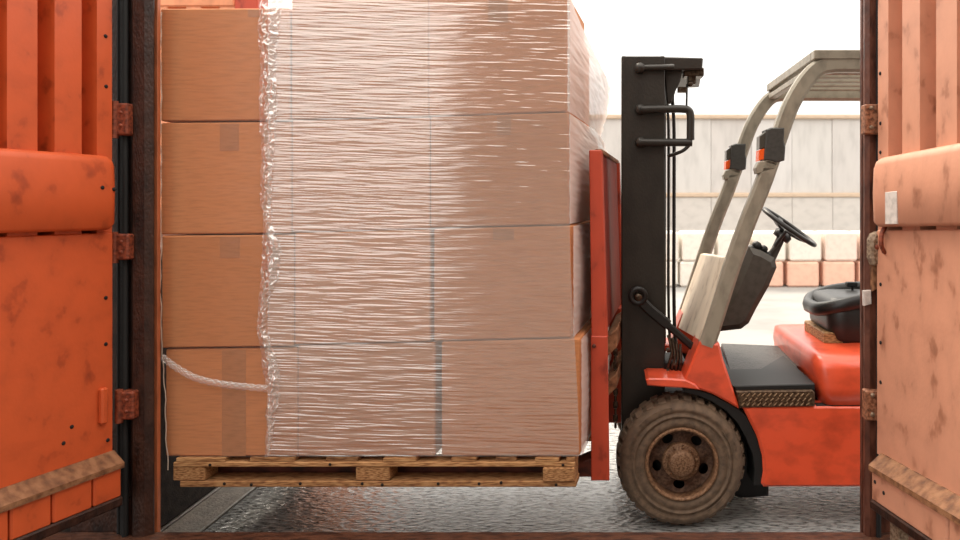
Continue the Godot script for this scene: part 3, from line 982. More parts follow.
# ---------------------------------------------------------------- forklift
func tyre_wheel(parent: Node3D, c: Vector3, r: float, wd: float, near: bool) -> void:
	# c is the centre of the outer face
	var s := 1.0 if near else -1.0
	var wn := Node3D.new()
	wn.name = "wheel"
	parent.add_child(wn, true)
	wn.position = c - parent.position
	var rim := r * 0.535
	var bs := Basis(Vector3(1, 0, 0), Vector3(0, 1, 0), Vector3(0, 0, s))
	var mb := MB.new()
	var prof := [Vector2(rim, -0.018), Vector2(rim + 0.008, -0.004), Vector2(rim + 0.02, 0.002), Vector2(r * 0.65, 0.006), Vector2(r * 0.69, -0.003), Vector2(r * 0.715, -0.003), Vector2(r * 0.725, 0.006), Vector2(r * 0.75, 0.006), Vector2(r * 0.765, -0.004), Vector2(r * 0.80, -0.004), Vector2(r * 0.82, 0.003), Vector2(r * 0.86, 0.0), Vector2(r * 0.91, -0.012), Vector2(r * 0.945, -0.026), Vector2(r * 0.955, -0.045),
		Vector2(r * 0.955, -wd + 0.045), Vector2(r * 0.90, -wd + 0.010), Vector2(r * 0.7, -wd), Vector2(rim, -wd + 0.01)]
	mb.lathe(c, prof, 72, bs, 1, true)
	# tread lugs round both shoulders
	var n := 30
	for k in n:
		for side in 2:
			var a := TAU * (k + 0.5 * side) / n
			var t := Transform3D(Basis(Vector3(0, 0, 1), a), c)
			var z1 := -0.028 if side == 0 else -wd + 0.028
			var z0 := -wd * 0.5 + (-0.01 if side == 0 else 0.01)
			var hw := 0.019
			var q := []
			for zz in [z1, z0]:
				var rr := r * (0.965 if zz == z1 else 1.0)
				q.append([t * Vector3(rr, -hw, s * zz), t * Vector3(rr, hw, s * zz), t * Vector3(r * 0.88, hw, s * zz), t * Vector3(r * 0.88, -hw, s * zz)])
			var zm := z1 - (0.028 if side == 0 else -0.028)
			var mid := [t * Vector3(r, -hw, s * zm), t * Vector3(r, hw, s * zm), t * Vector3(r * 0.88, hw, s * zm), t * Vector3(r * 0.88, -hw, s * zm)]
			mb.hexa(q[0] + mid, 0.003)
			mb.hexa(mid + q[1], 0.003)
	# raised arcs and worn moulding on the sidewall
	if near:
		for arc in [[1.75, 2.45, 0.845], [0.25, 0.7, 0.83], [3.7, 4.4, 0.84], [5.2, 5.7, 0.835]]:
			var pts := []
			for i in 13:
				var a: float = lerpf(arc[0], arc[1], i / 12.0)
				pts.append(c + Vector3(cos(a), sin(a), 0) * r * arc[2] + Vector3(0, 0, -0.001))
			mb.sweep(pts, rect_prof(0.006, 0.026, 0.002), Vector3(0, 0, 1))
	part("tyre", mb.mesh(), M.tyre_rubber, wn)
	mb = MB.new()
	mb.lathe(c, [Vector2(rim - 0.012, -0.05), Vector2(rim - 0.008, -0.012), Vector2(rim - 0.006, 0.004), Vector2(rim + 0.004, 0.006), Vector2(rim + 0.008, -0.002), Vector2(rim + 0.006, -0.05)], 60, bs, 1, true)
	part("rim_flange", mb.mesh(), M.wheel_rim, wn)
	# dished disc with five openings
	mb = MB.new()
	var ri := 0.060
	var ro := rim - 0.009
	var rh := 0.111
	for k in 5:
		for half in [-1, 1]:
			var phi: float = TAU * k / 5.0 - 0.38
			var poly := PackedVector2Array()
			for i in 7:
				poly.append(Vector2.from_angle(phi + half * TAU / 10.0 * (1.0 - i / 6.0)) * ri)
			var ra := Vector2.from_angle(phi)
			var rt: Vector2 = Vector2(-ra.y, ra.x) * half
			for i in 11:
				var a := PI * i / 10.0
				poly.append(ra * (rh - cos(a) * 0.020) + rt * sin(a) * 0.026)
			for i in 9:
				poly.append(Vector2.from_angle(phi + half * TAU / 10.0 * i / 8.0) * ro)
			var t := Geometry2D.triangulate_polygon(poly)
			var lift := func(q: Vector2) -> Vector3:
				var rr := q.length()
				return c + bs * Vector3(q.x, q.y, -0.055 - 0.010 * sin(PI * clampf((rr - ri) / (ro - ri), 0, 1)) + 0.010 * clampf(1.0 - (rr - ri) / 0.02, 0.0, 1.0))
			for i in range(0, t.size(), 3):
				var a: Vector2 = poly[t[i]]
				var b: Vector2 = poly[t[i + 1]]
				var d: Vector2 = poly[t[i + 2]]
				if (b - a).cross(d - a) > 0.0:
					mb.tri(lift.call(a), lift.call(d), lift.call(b), 1)
				else:
					mb.tri(lift.call(a), lift.call(b), lift.call(d), 1)
	part("disc", mb.mesh(false), M.wheel_disc, wn)
	mb = MB.new()
	mb.lathe(c, [Vector2(ro, -0.055), Vector2(ro, -wd), Vector2(0.0, -wd), Vector2(0.0, -0.11), Vector2(ro * 0.8, -0.11)], 40, bs, -1)
	part("brake_drum", mb.mesh(false), M.black_hole, wn)
	mb = MB.new()
	mb.lathe(c, [Vector2(0.086, -0.058), Vector2(0.083, -0.034), Vector2(0.079, -0.031), Vector2(0.060, -0.033), Vector2(0.058, -0.008), Vector2(0.053, -0.001), Vector2(0.034, 0.003), Vector2(0.0, 0.004)], 36, bs, 1)
	part("hub", mb.mesh(false), M.wheel_hub, wn)
	mb = MB.new()
	mb.lathe(Vector3.ZERO, [Vector2(0.0075, -0.012), Vector2(0.0075, 0.004), Vector2(0.005, 0.007), Vector2(0.0, 0.007)], 6, Basis(), -1)
	var nut := mb.mesh(false)
	for k in 10:
		var a := TAU * k / 10.0 + 0.2
		piece("wheel_nut", nut, M.wheel_hub, wn, Transform3D(bs, c + bs * Vector3(cos(a) * 0.069, sin(a) * 0.069, -0.026)))


func build_forklift() -> void:
	var base := Vector3(0.8, 0.0, -0.5)
	var f := thing("forklift", "orange forklift truck with dark mast, lifting the wrapped pallet load", "forklift", base)
	var mb: MB
	# ---- wheels
	tyre_wheel(f, P(682, 464.5, 0.0) + Vector3(0, 0, 0), 0.292, 0.20, true)
	var wc := P(682, 464.5, 0.0)
	tyre_wheel(f, Vector3(wc.x, wc.y, -1.0), 0.292, 0.20, false)
	for zz in [[-0.04, true], [-0.96, false]]:
		tyre_wheel(f, Vector3(wc.x + 1.35, 0.235, zz[0]), 0.232, 0.16, zz[1])
	# ---- chassis
	mb = MB.new()
	mb.extrude(pxpoly([[655, 392], [740, 392], [768, 420], [768, 495], [740, 497], [655, 470]], -0.26), -0.76, -0.24, 0.01)
	mb.span(P(758, 420, -0.1), Vector3(wc.x + 1.5, 0.24, -0.9), 0.02)
	part("chassis", mb.mesh(), M.chassis_black, f)
	# ---- lower side body
	var side := [[742, 406], [1030, 405], [1060, 425], [1060, 470], [1010, 487], [764, 487.5], [761.5, 484], [763.5, 472], [762.5, 456], [757, 436], [747, 416]]
	for zz in [[-0.11, -0.012], [-0.988, -0.89]]:
		mb = MB.new()
		var pp := pxpoly(side, -0.012)
		mb.extrude(pp, zz[0], zz[1], 0.012)
		part("side_panel", mb.mesh(), M.orange_paint, f)
	# seam strip over the panel
	mb = MB.new()
	mb.span(P(816, 407.5, -0.02), P(1020, 405.2, -0.02) + Vector3(0, 0, -0.04), 0.001)
	part("seam", mb.mesh(), M.chassis_black, f)
	# ---- front cowl and fender
	var cowl := [[700, 341], [719.5, 343.5], [723, 358], [738.5, 404.5], [739, 409], [728, 402.5], [713, 394.5], [698, 389.5], [684, 387], [684, 380], [690, 366]]
	for zz in [[-0.20, -0.006], [-0.994, -0.80]]:
		mb = MB.new()
		mb.extrude(pxpoly(cowl, -0.006), zz[0], zz[1], 0.010)
		part("cowl_side", mb.mesh(), M.orange_paint, f)
		mb = MB.new()
		mb.extrude(pxpoly([[646, 380.5], [649, 378.7], [672, 379], [686, 380.2], [696, 385], [700, 390.5], [684, 388.5], [664, 387.5], [647.5, 386]], 0.012), zz[0], zz[1] + 0.012, 0.006)
		part("fender", mb.mesh(), M.orange_paint, f)
		# liner of the wheel arch
		mb = MB.new()
		mb.extrude(pxpoly([[684, 387.6], [698, 390.2], [713, 395.2], [728, 403.2], [739, 409.5], [747, 417], [757, 437], [762.5, 457], [763.5, 473], [761.5, 486], [754, 486], [755, 470], [753, 455], [746, 438], [738, 424], [727, 412], [712, 402], [698, 396], [684, 393]], -0.02), zz[0], zz[1] - 0.02, 0.003)
		part("arch_liner", mb.mesh(), M.chassis_black, f)
	# ---- floor mat, step, toe board
	mb = MB.new()
	var m0 := [P(735, 388.5, -0.05), P(789, 387, -0.05), P(806, 343.5, -0.86), P(721, 331, -0.86)]
	m0[2].y = lerpf(m0[0].y, m0[2].y, 0.6)
	m0[3].y = m0[2].y + 0.02
	var dn := Vector3(0, -0.04, 0)
	mb.hexa([m0[3], m0[2], m0[1], m0[0], m0[3] + dn, m0[2] + dn, m0[1] + dn, m0[0] + dn], 0.006)
	part("floor_mat", mb.mesh(), M.mat_rubber, f)
	mb = MB.new()
	mb.extrude(pxpoly([[736, 391.5], [813, 390.5], [815, 393], [815, 406.5], [740, 408]], -0.006), -0.12, -0.006, 0.004)
	var step := part("step", mb.mesh(), M.tread_plate, f)
	mb = MB.new()
	for row in 3:
		for k in 13:
			var c := P(743 + 5.4 * k + (2.0 if row & 1 else 0.0), 395 + 4.6 * row, -0.004)
			mb.box(Transform3D(Basis(Vector3(0, 0, 1), 0.75), c), Vector3(0.020, 0.005, 0.006), 0.0015)
	part("tread_bar", mb.mesh(), M.tread_bar, step).set_meta("kind", "stuff")
	mb = MB.new()
	mb.extrude(pxpoly([[733, 386], [815, 384], [815, 391], [737, 392]], -0.03), -0.9, -0.03, 0.004)
	part("step_frame", mb.mesh(), M.chassis_black, f)
	# ---- engine hood: sections across z, carried along x
	mb = MB.new()
	var rings := []
	var yb: float = P(0, 405, -0.015).y
	for e in [[812.0, 0.80, 0.90, 0.12], [815.0, 0.97, 0.98, 0.06], [821.0, 0.985, 1.0, 0.03], [845.0, 1.0, 1.0, 0.0], [880.0, 1.03, 1.0, 0.0], [960.0, 1.04, 1.0, 0.0], [1030.0, 0.9, 1.0, 0.0], [1045.0, 0.4, 0.9, 0.0]]:
		var xx: float = P(e[0], 0, -0.1).x
		var yt: float = yb + (P(0, 350.0, -0.15).y - yb) * e[1]
		var hz: float = 0.485 * e[2]
		var ring := []
		var slant: float = 0.09 * (yt - yb) / 0.3 if e[0] < 816 else 0.0
		for q in [[-1.0, 0.0], [-1.0, 0.35], [-0.995, 0.72], [-0.965, 0.83], [-0.90, 0.93], [-0.80, 0.985], [-0.6, 1.0], [0.0, 1.0], [0.6, 1.0], [0.80, 0.985], [0.90, 0.93], [0.965, 0.83], [0.995, 0.72], [1.0, 0.35], [1.0, 0.0]]:
			var lean: float = 0.03 * (1.0 - q[1]) if e[0] < 846.0 else 0.0
			ring.append(Vector3(xx + lean, lerpf(yb, yt, q[1]), -0.5 + hz * q[0]))
		rings.append(ring)
	mb.loft(rings, 1)
	part("hood", mb.mesh(), M.orange_paint, f)
	# rear counterweight
	mb = MB.new()
	mb.extrude(pxpoly([[1000, 345], [1100, 350], [1120, 380], [1118, 470], [1090, 485], [1055, 480], [1020, 470], [1005, 400]], -0.1), -0.95, -0.05, 0.04)
	part("counterweight", mb.mesh(), M.orange_paint, f)
	# ---- seat
	build_seat(f)
	build_steering(f)
	build_guard(f)
	build_mast(f)


func rounded_ring(c: Vector3, hx: float, hz: float, r: float, n := 5) -> Array:
	var ring := []
	for q in [[1, 1], [-1, 1], [-1, -1], [1, -1]]:
		for k in n + 1:
			var a0: float = {[1, 1]: 0.0, [-1, 1]: PI / 2, [-1, -1]: PI, [1, -1]: 1.5 * PI}[q]
			var a := a0 + PI / 2 * k / n
			ring.append(c + Vector3(q[0] * (hx - r) + cos(a) * r, 0, q[1] * (hz - r) + sin(a) * r))
	return ring


func build_seat(f: Node3D) -> void:
	var s := Node3D.new()
	s.name = "seat"
	f.add_child(s, true)
	s.position = Vector3(1.1, 0.8, 0.0)
	var z := -0.30
	var x0: float = P(831, 0, z).x
	var x1 := x0 + 0.48
	var y := func(py: float) -> float: return P(0, py + 7.0, z).y
	var cz := -0.5
	var mb := MB.new()
	var rings := []
	var cx := (x0 + x1) / 2.0
	for e in [[336.0, 0.90, 0.02], [333.0, 0.97, 0.03], [322.0, 1.03, 0.05], [308.0, 1.04, 0.06], [298.0, 1.0, 0.07], [293.0, 0.93, 0.08], [291.0, 0.75, 0.08], [291.0, 0.4, 0.08]]:
		rings.append(rounded_ring(Vector3(cx, y.call(e[0]), cz), 0.24 * e[1], 0.22 * e[1], 0.24 * e[1] * 0.35))
	mb.loft(rings, 1)
	part("cushion", mb.mesh(), M.seat_vinyl, s)
	# padded horseshoe rim along front and side
	mb = MB.new()
	var zr := -0.5
	var pts := []
	for e in [[0.46, 0.215, 291.0], [0.30, 0.22, 291.0], [0.14, 0.215, 294.0], [0.03, 0.19, 300.0], [-0.03, 0.10, 305.0], [-0.035, 0.0, 306.0], [-0.03, -0.10, 305.0], [0.03, -0.19, 300.0], [0.14, -0.215, 294.0], [0.30, -0.22, 291.0], [0.46, -0.215, 291.0]]:
		pts.append(Vector3(x0 + e[0], y.call(e[2]), zr + e[1]))
	mb.sweep(smooth_line(pts, 5), PackedVector2Array([Vector2(0.035, 0.0), Vector2(0.028, 0.022), Vector2(0.0, 0.032), Vector2(-0.028, 0.022), Vector2(-0.035, 0), Vector2(-0.028, -0.022), Vector2(0, -0.03), Vector2(0.028, -0.022)]), Vector3(0, 1, 0), 1)
	part("bolster", mb.mesh(), M.seat_vinyl, s)
	mb = MB.new()
	rings = []
	for e in [[0.0, 0.05, 0.20], [0.06, 0.07, 0.235], [0.3, 0.07, 0.235], [0.42, 0.06, 0.21], [0.47, 0.03, 0.15]]:
		rings.append(rounded_ring(Vector3(x1 - 0.03 + e[0] * 0.22, y.call(300.0) + e[0], cz), e[1], e[2], e[1] * 0.9))
	mb.loft(rings, 1)
	part("backrest", mb.mesh(), M.seat_vinyl, s)
	mb = MB.new()
	mb.span(Vector3(x0 - 0.03, y.call(337.5), cz - 0.18), Vector3(x0 + 0.07, y.call(326.0), cz + 0.19), 0.006)
	part("base_board", mb.mesh(), M.plywood, s)
	mb = MB.new()
	mb.span(Vector3(x0 + 0.06, y.call(340.0), cz - 0.2), Vector3(x1, y.call(333.0), cz + 0.2), 0.006)
	part("slide_rail", mb.mesh(), M.dark_steel, s)
	mb = MB.new()
	var p := P(852.5, 292, -0.62)
	mb.tube([p, P(852.5, 284, -0.62)], 0.006, 8)
	mb.span(P(847.5, 287, -0.60), P(855.5, 281.5, -0.64), 0.004)
	part("lever", mb.mesh(), M.rubber, s)


func build_steering(f: Node3D) -> void:
	var z := -0.5
	var s := Node3D.new()
	s.name = "steering"
	f.add_child(s, true)
	s.position = Vector3(0, 0.9, 0.0)
	var a := P(764, 209.5, z)
	var b := P(814, 244, z)
	var c := (a + b) / 2.0
	var ex := (b - a).normalized()
	var r := (b - a).length() / 2.0
	var axis := Vector3(-ex.y, ex.x, 0.0)   # up, away from the column
	var sight := (EYE - c).normalized()
	var ez := (sight - ex * ex.dot(sight)).normalized().rotated(ex, 0.06)
	var n := ex.cross(ez).normalized()
	if n.y < 0.0:
		n = -n
	var mb := MB.new()
	var pts := []
	for i in 48:
		var t := TAU * i / 48.0
		pts.append(c + ex * cos(t) * r + ez * sin(t) * r)
	var prof := PackedVector2Array()
	for i in 8:
		prof.append(Vector2.from_angle(TAU * i / 8.0) * 0.012)
	mb.sweep(pts, prof, n, 1, true)
	part("steering_wheel", mb.mesh(), M.wheel_black, s)
	mb = MB.new()
	var hub := c - n * 0.045
	for i in 3:
		var t := TAU * i / 3.0 + 0.3
		mb.sweep([hub + n * 0.012, hub.lerp(c, 0.5) + (ex * cos(t) + ez * sin(t)) * r * 0.5, c + (ex * cos(t) + ez * sin(t)) * r * 0.97], rect_prof(0.012, 0.034, 0.003), n)
	mb.lathe(hub - n * 0.03, [Vector2(0.0, -0.005), Vector2(0.045, 0.0), Vector2(0.048, 0.03), Vector2(0.03, 0.045), Vector2(0.0, 0.048)], 20, Basis(ex, n.cross(ex), n))
	part("spoke_hub", mb.mesh(false), M.wheel_black, s)
	mb = MB.new()
	mb.tube([hub - n * 0.02, P(768, 266, z)], 0.022, 14)
	mb.tube([hub - n * 0.04 + Vector3(0, 0, 0.03), P(760, 264, z + 0.05)], 0.009, 8)
	part("column_tube", mb.mesh(), M.dash_grey, s)
	mb = MB.new()
	mb.tube([P(796, 237, z + 0.08), P(786, 231, z + 0.06), P(775, 246, z + 0.03)], 0.010, 8)
	part("gear_lever", mb.mesh(), M.wheel_black, s)
	mb = MB.new()
	mb.extrude(pxpoly([[750, 247], [763, 251], [776, 258.5], [778, 268], [770, 287], [757, 310], [750, 324], [742, 330], [715, 333], [716, 320], [735, 285]], z + 0.13), z - 0.15, z + 0.13, 0.03)
	part("column_shroud", mb.mesh(), M.dash_grey, s)
	for e in [[757, 246, 5], [764, 249, 4], [752, 249, 4], [768, 255, 3.5]]:
		mb = MB.new()
		mb.lathe(P(e[0], e[1], z + 0.06), [Vector2(0.0, 0.02), Vector2(e[2] * 0.0045, 0.012), Vector2(e[2] * 0.005, -0.02), Vector2(0, -0.03)], 10)
		part("switch", mb.mesh(false), M.dark_steel, s)


func build_guard(f: Node3D) -> void:
	var gd := Node3D.new()
	gd.name = "overhead_guard"
	f.add_child(gd, true)
	gd.position = Vector3(0.5, 0.9, 0.0)
	var zn := -0.035
	var path := []
	for e in [[706, 345], [712, 328], [730.5, 270], [747, 223], [764.5, 179], [785.5, 118], [795, 97], [806, 80], [817, 69], [830, 65], [860, 64.5], [1010, 66], [1040, 75], [1050, 110]]:
		path.append(P(e[0], e[1], zn))
	var fine_path := smooth_line(path, 4)
	var prof := rect_prof(0.06, 0.074, 0.012)
	for dz in [0.0, -0.93]:
		var pts := []
		for p in fine_path:
			pts.append(p + Vector3(0, 0, dz))
		var mb := MB.new()
		mb.sweep(pts, prof, Vector3(0, 0, 1), -1)
		part("post", mb.mesh(), M.guard_grey, gd)
		mb = MB.new()
		var a := P(814, 59, 0.0)
		var b := P(1020, 49.5, 0.0)
		mb.span(Vector3(a.x, a.y, -0.055 + dz), Vector3(b.x, b.y, 0.0 + dz), 0.004)
		part("roof_rail", mb.mesh(), M.guard_grey, gd)
		# rear post
		mb = MB.new()
		var top: Vector3 = pts[pts.size() - 1]
		mb.sweep([top + Vector3(0, 0.04, 0), top + Vector3(0.08, -0.6, 0), top + Vector3(0.10, -1.05, 0)], prof, Vector3(0, 0, 1))
		part("rear_post", mb.mesh(), M.guard_grey, gd)
	var q := P(814, 59, 0.0)
	var q1 := P(814, 49.5, 0.0)
	var mb := MB.new()
	mb.span(Vector3(q.x, q.y, -0.93), Vector3(q.x + 0.05, q1.y, -0.055), 0.004)
	part("front_beam", mb.mesh(), M.guard_grey, gd)
	mb = MB.new()
	mb.span(Vector3(q.x + 0.0, q.y - 0.05, -0.93), Vector3(q.x + 0.04, q.y - 0.02, -0.055), 0.004)
	part("cross_beam", mb.mesh(), M.guard_grey, gd)
	for k in 6:
		mb = MB.new()
		var zz := -0.16 - 0.135 * k
		mb.span(Vector3(q.x + 0.05, q.y + 0.005, zz - 0.02), Vector3(q.x + 0.92, q.y + 0.03, zz + 0.02), 0.004)
		part("roof_bar", mb.mesh(), M.rail_worn if k == 2 else M.guard_grey, gd)
	# work lamps on the posts
	for dz in [0.0, -0.93]:
		var lt := MB.new()
		var w := func(px: float, py: float, z: float) -> Vector3: return P(px, py, -0.005) + Vector3(0, 0, z + dz + 0.005)
		lt.extrude(pxpoly([[766, 129.5], [771, 127.5], [784.5, 127.5], [784, 141], [785.5, 147], [784.5, 160.5], [776, 163], [770.5, 161], [764, 160]], -0.005), -0.10 + dz, 0.0 + dz, 0.006)
		var lamp := part("lamp", lt.mesh(), M.lamp_housing, gd)
		lt = MB.new()
		lt.extrude(pxpoly([[759.5, 150], [767, 147.5], [767, 158.5], [759, 161]], -0.005), -0.085 + dz, -0.012 + dz, 0.003)
		part("amber_lens", lt.mesh(), M.amber, lamp, "orange lens")
		lt = MB.new()
		lt.extrude(pxpoly([[760, 136], [766.5, 131], [767, 147], [759.8, 149.5]], -0.005), -0.085 + dz, -0.012 + dz, 0.003)
		part("clear_lens", lt.mesh(), M.clear_lens, lamp, "clear lens")
		lt = MB.new()
		lt.extrude(pxpoly([[755.5, 168], [759, 161.5], [770, 160], [778, 163], [776, 169], [757, 174]], -0.005), -0.07 + dz, -0.005 + dz, 0.004)
		part("bracket", lt.mesh(), M.guard_grey, lamp)
	# pale sheet between the posts in front of the dash
	mb = MB.new()
	var n0 := P(726, 258, -0.03)
	var n1 := P(699, 340, -0.03)
	var f0 := P(700, 254, -0.955)
	var f1 := P(675, 326, -0.955)
	var th := Vector3(0.02, 0.006, 0)
	mb.hexa([f0, n0, n1, f1, f0 + th, n0 + th, n1 + th, f1 + th], 0.002)
	part("cowl_sheet", mb.mesh(), M.cowl_grey, gd)


func build_mast(f: Node3D) -> void:
	var m := Node3D.new()
	m.name = "mast"
	f.add_child(m, true)
	m.position = Vector3(0.2, 0.4, 0.0)
	var zn := -0.20
	# near and far uprights: a channel with its web towards the outside
	for k in 2:
		var z := zn - 0.62 * k
		var dx := 0.62 * k * 0.085
		var a := P(621.5, 478, zn)
		var b := P(665, 56, zn)
		a.x += dx
		b.x += dx
		var mb := MB.new()
		mb.span(Vector3(a.x, 0.16, z - 0.012), Vector3(b.x, b.y, z), 0.004)
		mb.span(Vector3(a.x, 0.16, z - 0.10), Vector3(a.x + 0.022, b.y + 0.004, z - 0.012), 0.004)
		mb.span(Vector3(b.x - 0.022, 0.16, z - 0.10), Vector3(b.x, b.y + 0.004, z - 0.012), 0.004)
		part("upright", mb.mesh(), M.mast_paint, m)
		mb = MB.new()
		mb.span(Vector3(a.x + 0.03, 0.2, z - 0.09), Vector3(b.x - 0.03, b.y - 0.01, z - 0.014), 0.004)
		part("inner_rail", mb.mesh(), M.dark_steel, m)
	# top crosshead reaching back, chain anchors
	var mb := MB.new()
	var t0 := P(664, 70, zn)
	var t1 := P(704, 56, zn)
	mb.hexa([Vector3(t0.x - 0.05, t1.y, zn - 0.01), Vector3(t1.x, t1.y - 0.002, zn - 0.03), Vector3(t1.x - 0.004, t0.y + 0.01, zn - 0.03), Vector3(t0.x - 0.05, t0.y, zn - 0.01),
		Vector3(t0.x, t1.y, zn - 0.6), Vector3(t1.x + 0.05, t1.y - 0.002, zn - 0.6), Vector3(t1.x + 0.05, t0.y + 0.01, zn - 0.6), Vector3(t0.x, t0.y, zn - 0.6)], 0.006)
	part("crosshead", mb.mesh(), M.mast_paint, m)
	mb = MB.new()
	mb.extrude(pxpoly([[664, 69], [683, 70], [680, 82], [676, 90], [672, 102], [667, 104]], zn - 0.05), zn - 0.12, zn - 0.05, 0.006)
	part("gusset", mb.mesh(), M.mast_paint, m)
	mb = MB.new()
	mb.span(P(684, 76, zn - 0.06), P(702, 70.5, zn - 0.14), 0.004)
	mb.span(P(688, 84, zn - 0.07), P(695, 76, zn - 0.12), 0.004)
	mb.lathe(P(690, 84, zn - 0.08), [Vector2(0.0, -0.02), Vector2(0.014, -0.015), Vector2(0.014, 0.015), Vector2(0.0, 0.02)], 12)
	mb.span(P(678, 92, zn - 0.06), P(686, 88, zn - 0.10), 0.003)
	part("chain_anchor", mb.mesh(), M.oily_steel, m)
	mb = MB.new()
	mb.tube([P(687, 84, zn - 0.09), P(686.5, 110, zn - 0.09)], 0.005, 8)
	part("anchor_rod", mb.mesh(), M.dark_steel, m)
	# guard handle of bent pipe
	mb = MB.new()
	var zh := zn + 0.028
	mb.tube(smooth_line([P(641, 109.5, zh), P(665, 109, zh), P(682, 109, zh), P(688.5, 110.5, zh), P(690.5, 116, zh), P(690.5, 128, zh), P(690.5, 140, zh)], 5), 0.0185, 14)
	mb.tube([P(640.5, 142.5, zh), P(692, 142.5, zh)], 0.0185, 14)
	part("handle_pipe", mb.mesh(), M.mast_paint, m)
	mb = MB.new()
	mb.tube(smooth_line([P(690, 144, zh), P(684, 150, zh), P(675, 154, zh - 0.02), P(668, 156, zh - 0.04)], 5), 0.009, 10)
	part("handle_stay", mb.mesh(), M.mast_paint, m)
	mb = MB.new()
	mb.tube([P(640, 68, zh - 0.01), P(674, 67, zh - 0.01)], 0.014, 12)
	part("stop_bar", mb.mesh(), M.mast_paint, m)
	for e in [[640.5, 109.5], [640.5, 142.5], [640, 68]]:
		mb = MB.new()
		mb.lathe(P(e[0], e[1], zh - 0.012), [Vector2(0.026, -0.018), Vector2(0.026, 0.0), Vector2(0.022, 0.016), Vector2(0.0, 0.022)], 16)
		part("boss", mb.mesh(false), M.mast_paint, m)
	# hoses behind the upright
	for e in [[668.5, -0.10, 0.007], [674.0, -0.16, 0.009]]:
		mb = MB.new()
		var z: float = zn + e[1]
		mb.tube(smooth_line([P(e[0] + 2.0, 72, z), P(e[0] - 1.5, 95, z), P(e[0], 130, z), P(e[0], 220, z), P(e[0], 300, z), P(e[0] + 2, 345, z), P(e[0] + 10, 372, z)], 5), e[2], 8)
		part("hose", mb.mesh(), M.hose, m)
	# tilt cylinder with its eye
	mb = MB.new()
	var ze := zn + 0.05
	mb.lathe(P(638, 296, ze), [Vector2(0.021, -0.02), Vector2(0.044, -0.02), Vector2(0.046, 0.0), Vector2(0.044, 0.018), Vector2(0.021, 0.018)], 24, Basis(), 1, true)
	mb.sweep([P(642, 302, ze), P(650, 310, ze), P(668, 325, ze)], rect_prof(0.028, 0.05, 0.008), Vector3(0, 0, 1))
	mb.sweep([P(664, 322, ze), P(694, 348, ze)], rect_prof(0.022, 0.034, 0.008), Vector3(0, 0, 1))
	var tc := part("tilt_cylinder", mb.mesh(), M.dark_steel, m)
	mb = MB.new()
	mb.lathe(P(638, 296, ze - 0.04), [Vector2(0.020, 0.0), Vector2(0.020, 0.055), Vector2(0.012, 0.062), Vector2(0.0, 0.062)], 16)
	part("pivot_pin", mb.mesh(false), M.oily_steel, tc)
	# valve block and pipes under the cowl
	mb = MB.new()
	mb.span(P(664, 382, zn + 0.02), P(682, 352, zn - 0.2), 0.008)
	part("valve_block", mb.mesh(), M.chassis_black, m)
	for k in 4:
		mb = MB.new()
		mb.tube(smooth_line([P(668 + 4 * k, 335 + 3 * k, zn + 0.03), P(672 + 3 * k, 352 + 3 * k, zn + 0.05), P(668 + 4 * k, 368, zn + 0.04), P(670 + 3 * k, 384, zn)], 4), 0.007, 8)
		part("pipe", mb.mesh(), M.oily_steel, m)
	for k in 5:
		mb = MB.new()
		mb.lathe(P(668 + 3.5 * (k % 3), 350 + 7 * k, zn + 0.045), [Vector2(0.011, -0.01), Vector2(0.011, 0.008), Vector2(0.0, 0.011)], 6, Basis(), -1)
		part("fitting", mb.mesh(false), M.oily_steel, m)
	# lift chain between the carriage and the upright
	var lk := MB.new()
	lk.span(Vector3(-0.011, -0.016, -0.006), Vector3(0.011, 0.016, 0.006), 0.004)
	var lm := lk.mesh()
	for k in 12:
		piece("chain_link", lm, M.oily_steel, m, Transform3D(Basis(Vector3(0, 1, 0), 1.57 if k & 1 else 0.0), P(615.5, 352 + 6.6 * k, -0.12)))
	# ---- carriage: load backrest, bars, forks
	var c := Node3D.new()
	c.name = "carriage"
	f.add_child(c, true)
	c.position = Vector3(0, 0.3, 0.0)
	var zc := 0.17
	var u0 := P(589, 150, zc)
	var u1 := P(601.5, 150, zc)
	var l0 := P(591.5, 340, zc)
	var l1 := P(607, 340, zc)
	# side uprights of the backrest, leaning a touch, swung like the load
	for k in 2:
		var dz := -0.98 * k
		var dx := 0.98 * k * 0.09
		mb = MB.new()
		var o := Vector3(dx, 0, dz)
		var bk := Vector3(0.0054, 0, -0.06)
		mb.hexa([u0 + o, u1 + o, l1 + o, l0 + o, u0 + o + bk, u1 + o + bk, l1 + o + bk, l0 + o + bk], 0.004)
		part("backrest_post", mb.mesh(), M.carriage_red, c)
	mb = MB.new()
	var r0 := u1 + Vector3(-0.020, -0.01, -0.05)
	var r1 := l1 + Vector3(-0.020, 0.02, -0.05)
	var ob := Vector3(0.9 * 0.09, 0, -0.9)
	var tx := Vector3(0.012, 0, 0)
	mb.hexa([r0, r0 + tx, r1 + tx, r1, r0 + ob, r0 + tx + ob, r1 + tx + ob, r1 + ob], 0.002)
	part("backrest_plate", mb.mesh(), M.backrest_red_shaded, c)
	mb = MB.new()
	var tt := Vector3(0.024, 0, 0)
	var ty := Vector3(0, 0.018, 0)
	mb.hexa([r0 + ty - tt * 0.3, r0 + ty + tt, r0 + tt, r0 - tt * 0.3, r0 + ob + ty - tt * 0.3, r0 + ob + ty + tt, r0 + ob + tt, r0 + ob - tt * 0.3], 0.003)
	part("top_rail", mb.mesh(), M.rail_worn, c)
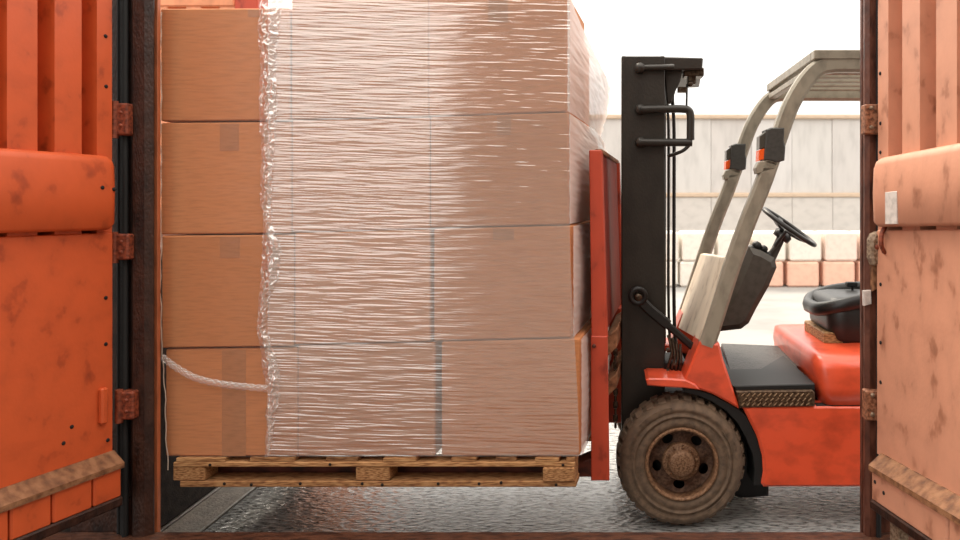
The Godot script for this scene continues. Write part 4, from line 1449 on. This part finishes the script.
	for e in [[333.0, 352.0], [378.0, 392.0]]:
		mb = MB.new()
		var a := P(604, e[0], 0.0)
		var b := P(617, e[1], 0.0)
		mb.hexa([Vector3(a.x, a.y - 0.02, 0.02), Vector3(b.x, a.y + 0.02, 0.0), Vector3(b.x, b.y + 0.02, 0.0), Vector3(a.x, b.y - 0.03, 0.02),
			Vector3(a.x + 0.09, a.y - 0.02, -1.0), Vector3(b.x + 0.09, a.y + 0.02, -1.0), Vector3(b.x + 0.09, b.y + 0.02, -1.0), Vector3(a.x + 0.09, b.y - 0.03, -1.0)], 0.006)
		part("carriage_bar", mb.mesh(), M.rail_worn, c)
	for k in 2:
		var z := 0.17 - 0.80 * k
		var dx := 0.80 * k * 0.09
		mb = MB.new()
		var yb := P(0, 480.5, 0.17).y
		var yt := P(0, 336.0, 0.17).y
		var xa: float = P(591, 0, 0.17).x + dx
		var xb: float = P(609.5, 0, 0.17).x + dx
		var tip: float = P(185, 0, 0.17).x + dx
		mb.extrude(PackedVector2Array([Vector2(xa, yt), Vector2(xb - 0.008, yt), Vector2(xb, yb + 0.02), Vector2(xb, yb), Vector2(xa, yb), Vector2(xa, yb + 0.02), Vector2(xa, yb + 0.09)]), z - 0.11, z + 0.004, 0.004)
		var fk := part("fork_shank", mb.mesh(), M.carriage_red, c)
		mb = MB.new()
		var bt := P(0, 465.5, 0.17).y
		mb.extrude(PackedVector2Array([Vector2(xa + 0.004, bt + 0.03), Vector2(xa + 0.004, bt - 0.05), Vector2(xa - 0.3, bt - 0.05), Vector2(tip, bt - 0.034), Vector2(tip, bt), Vector2(xa - 0.07, bt)]), z - 0.11, z - 0.002, 0.004)
		part("fork_blade", mb.mesh(), M.fork_steel, fk)
	mb = MB.new()
	mb.lathe(P(594, 346, 0.176), [Vector2(0.009, 0), Vector2(0.008, 0.006), Vector2(0, 0.008)], 8)
	part("bolt", mb.mesh(false), M.fork_steel, c)


# ---------------------------------------------------------------- far blocks
func build_blocks() -> void:
	var z := -9.4
	var mb := MB.new()
	mb.span(Vector3(-0.265, 0.0, -0.3), Vector3(0.265, 0.43, 0.3), 0.03)
	var bm := mb.mesh()
	var top := MB.new()
	top.span(Vector3(-0.27, 0.0, -0.3), Vector3(0.27, 0.49, 0.3), 0.03)
	var tm := top.mesh()
	var px := [624.0, 659.0, 694.0, 729.0, 764.0, 799.0, 834.0, 869.0]
	var where := ["left of the mast hoses", "behind the dash sheet", "behind the front guard post", "behind the column shroud", "under the steering wheel", "right of the steering column", "above the seat", "against the right door post"]
	for k in px.size():
		var x: float = P(px[k], 0, z).x
		var orange := k >= 4
		var o := thing("concrete_block", "%s yard block in the lower row, %s" % ["pale orange" if orange else "off-white", where[k]], "block", Vector3(x, 0, z), "blocks stacked in the yard")
		piece("body", bm, M.block_orange if orange else M.block_white, o, Transform3D(Basis(), o.position))
		var o2 := thing("concrete_block", "%s yard block in the upper row, %s" % ["rose" if k > 5 else "off-white", where[k]], "block", Vector3(x + 0.03, 0.44, z), "blocks stacked in the yard")
		piece("body", tm, M.block_rose if k > 5 else M.block_white, o2, Transform3D(Basis(Vector3.UP, 0.04), o2.position))
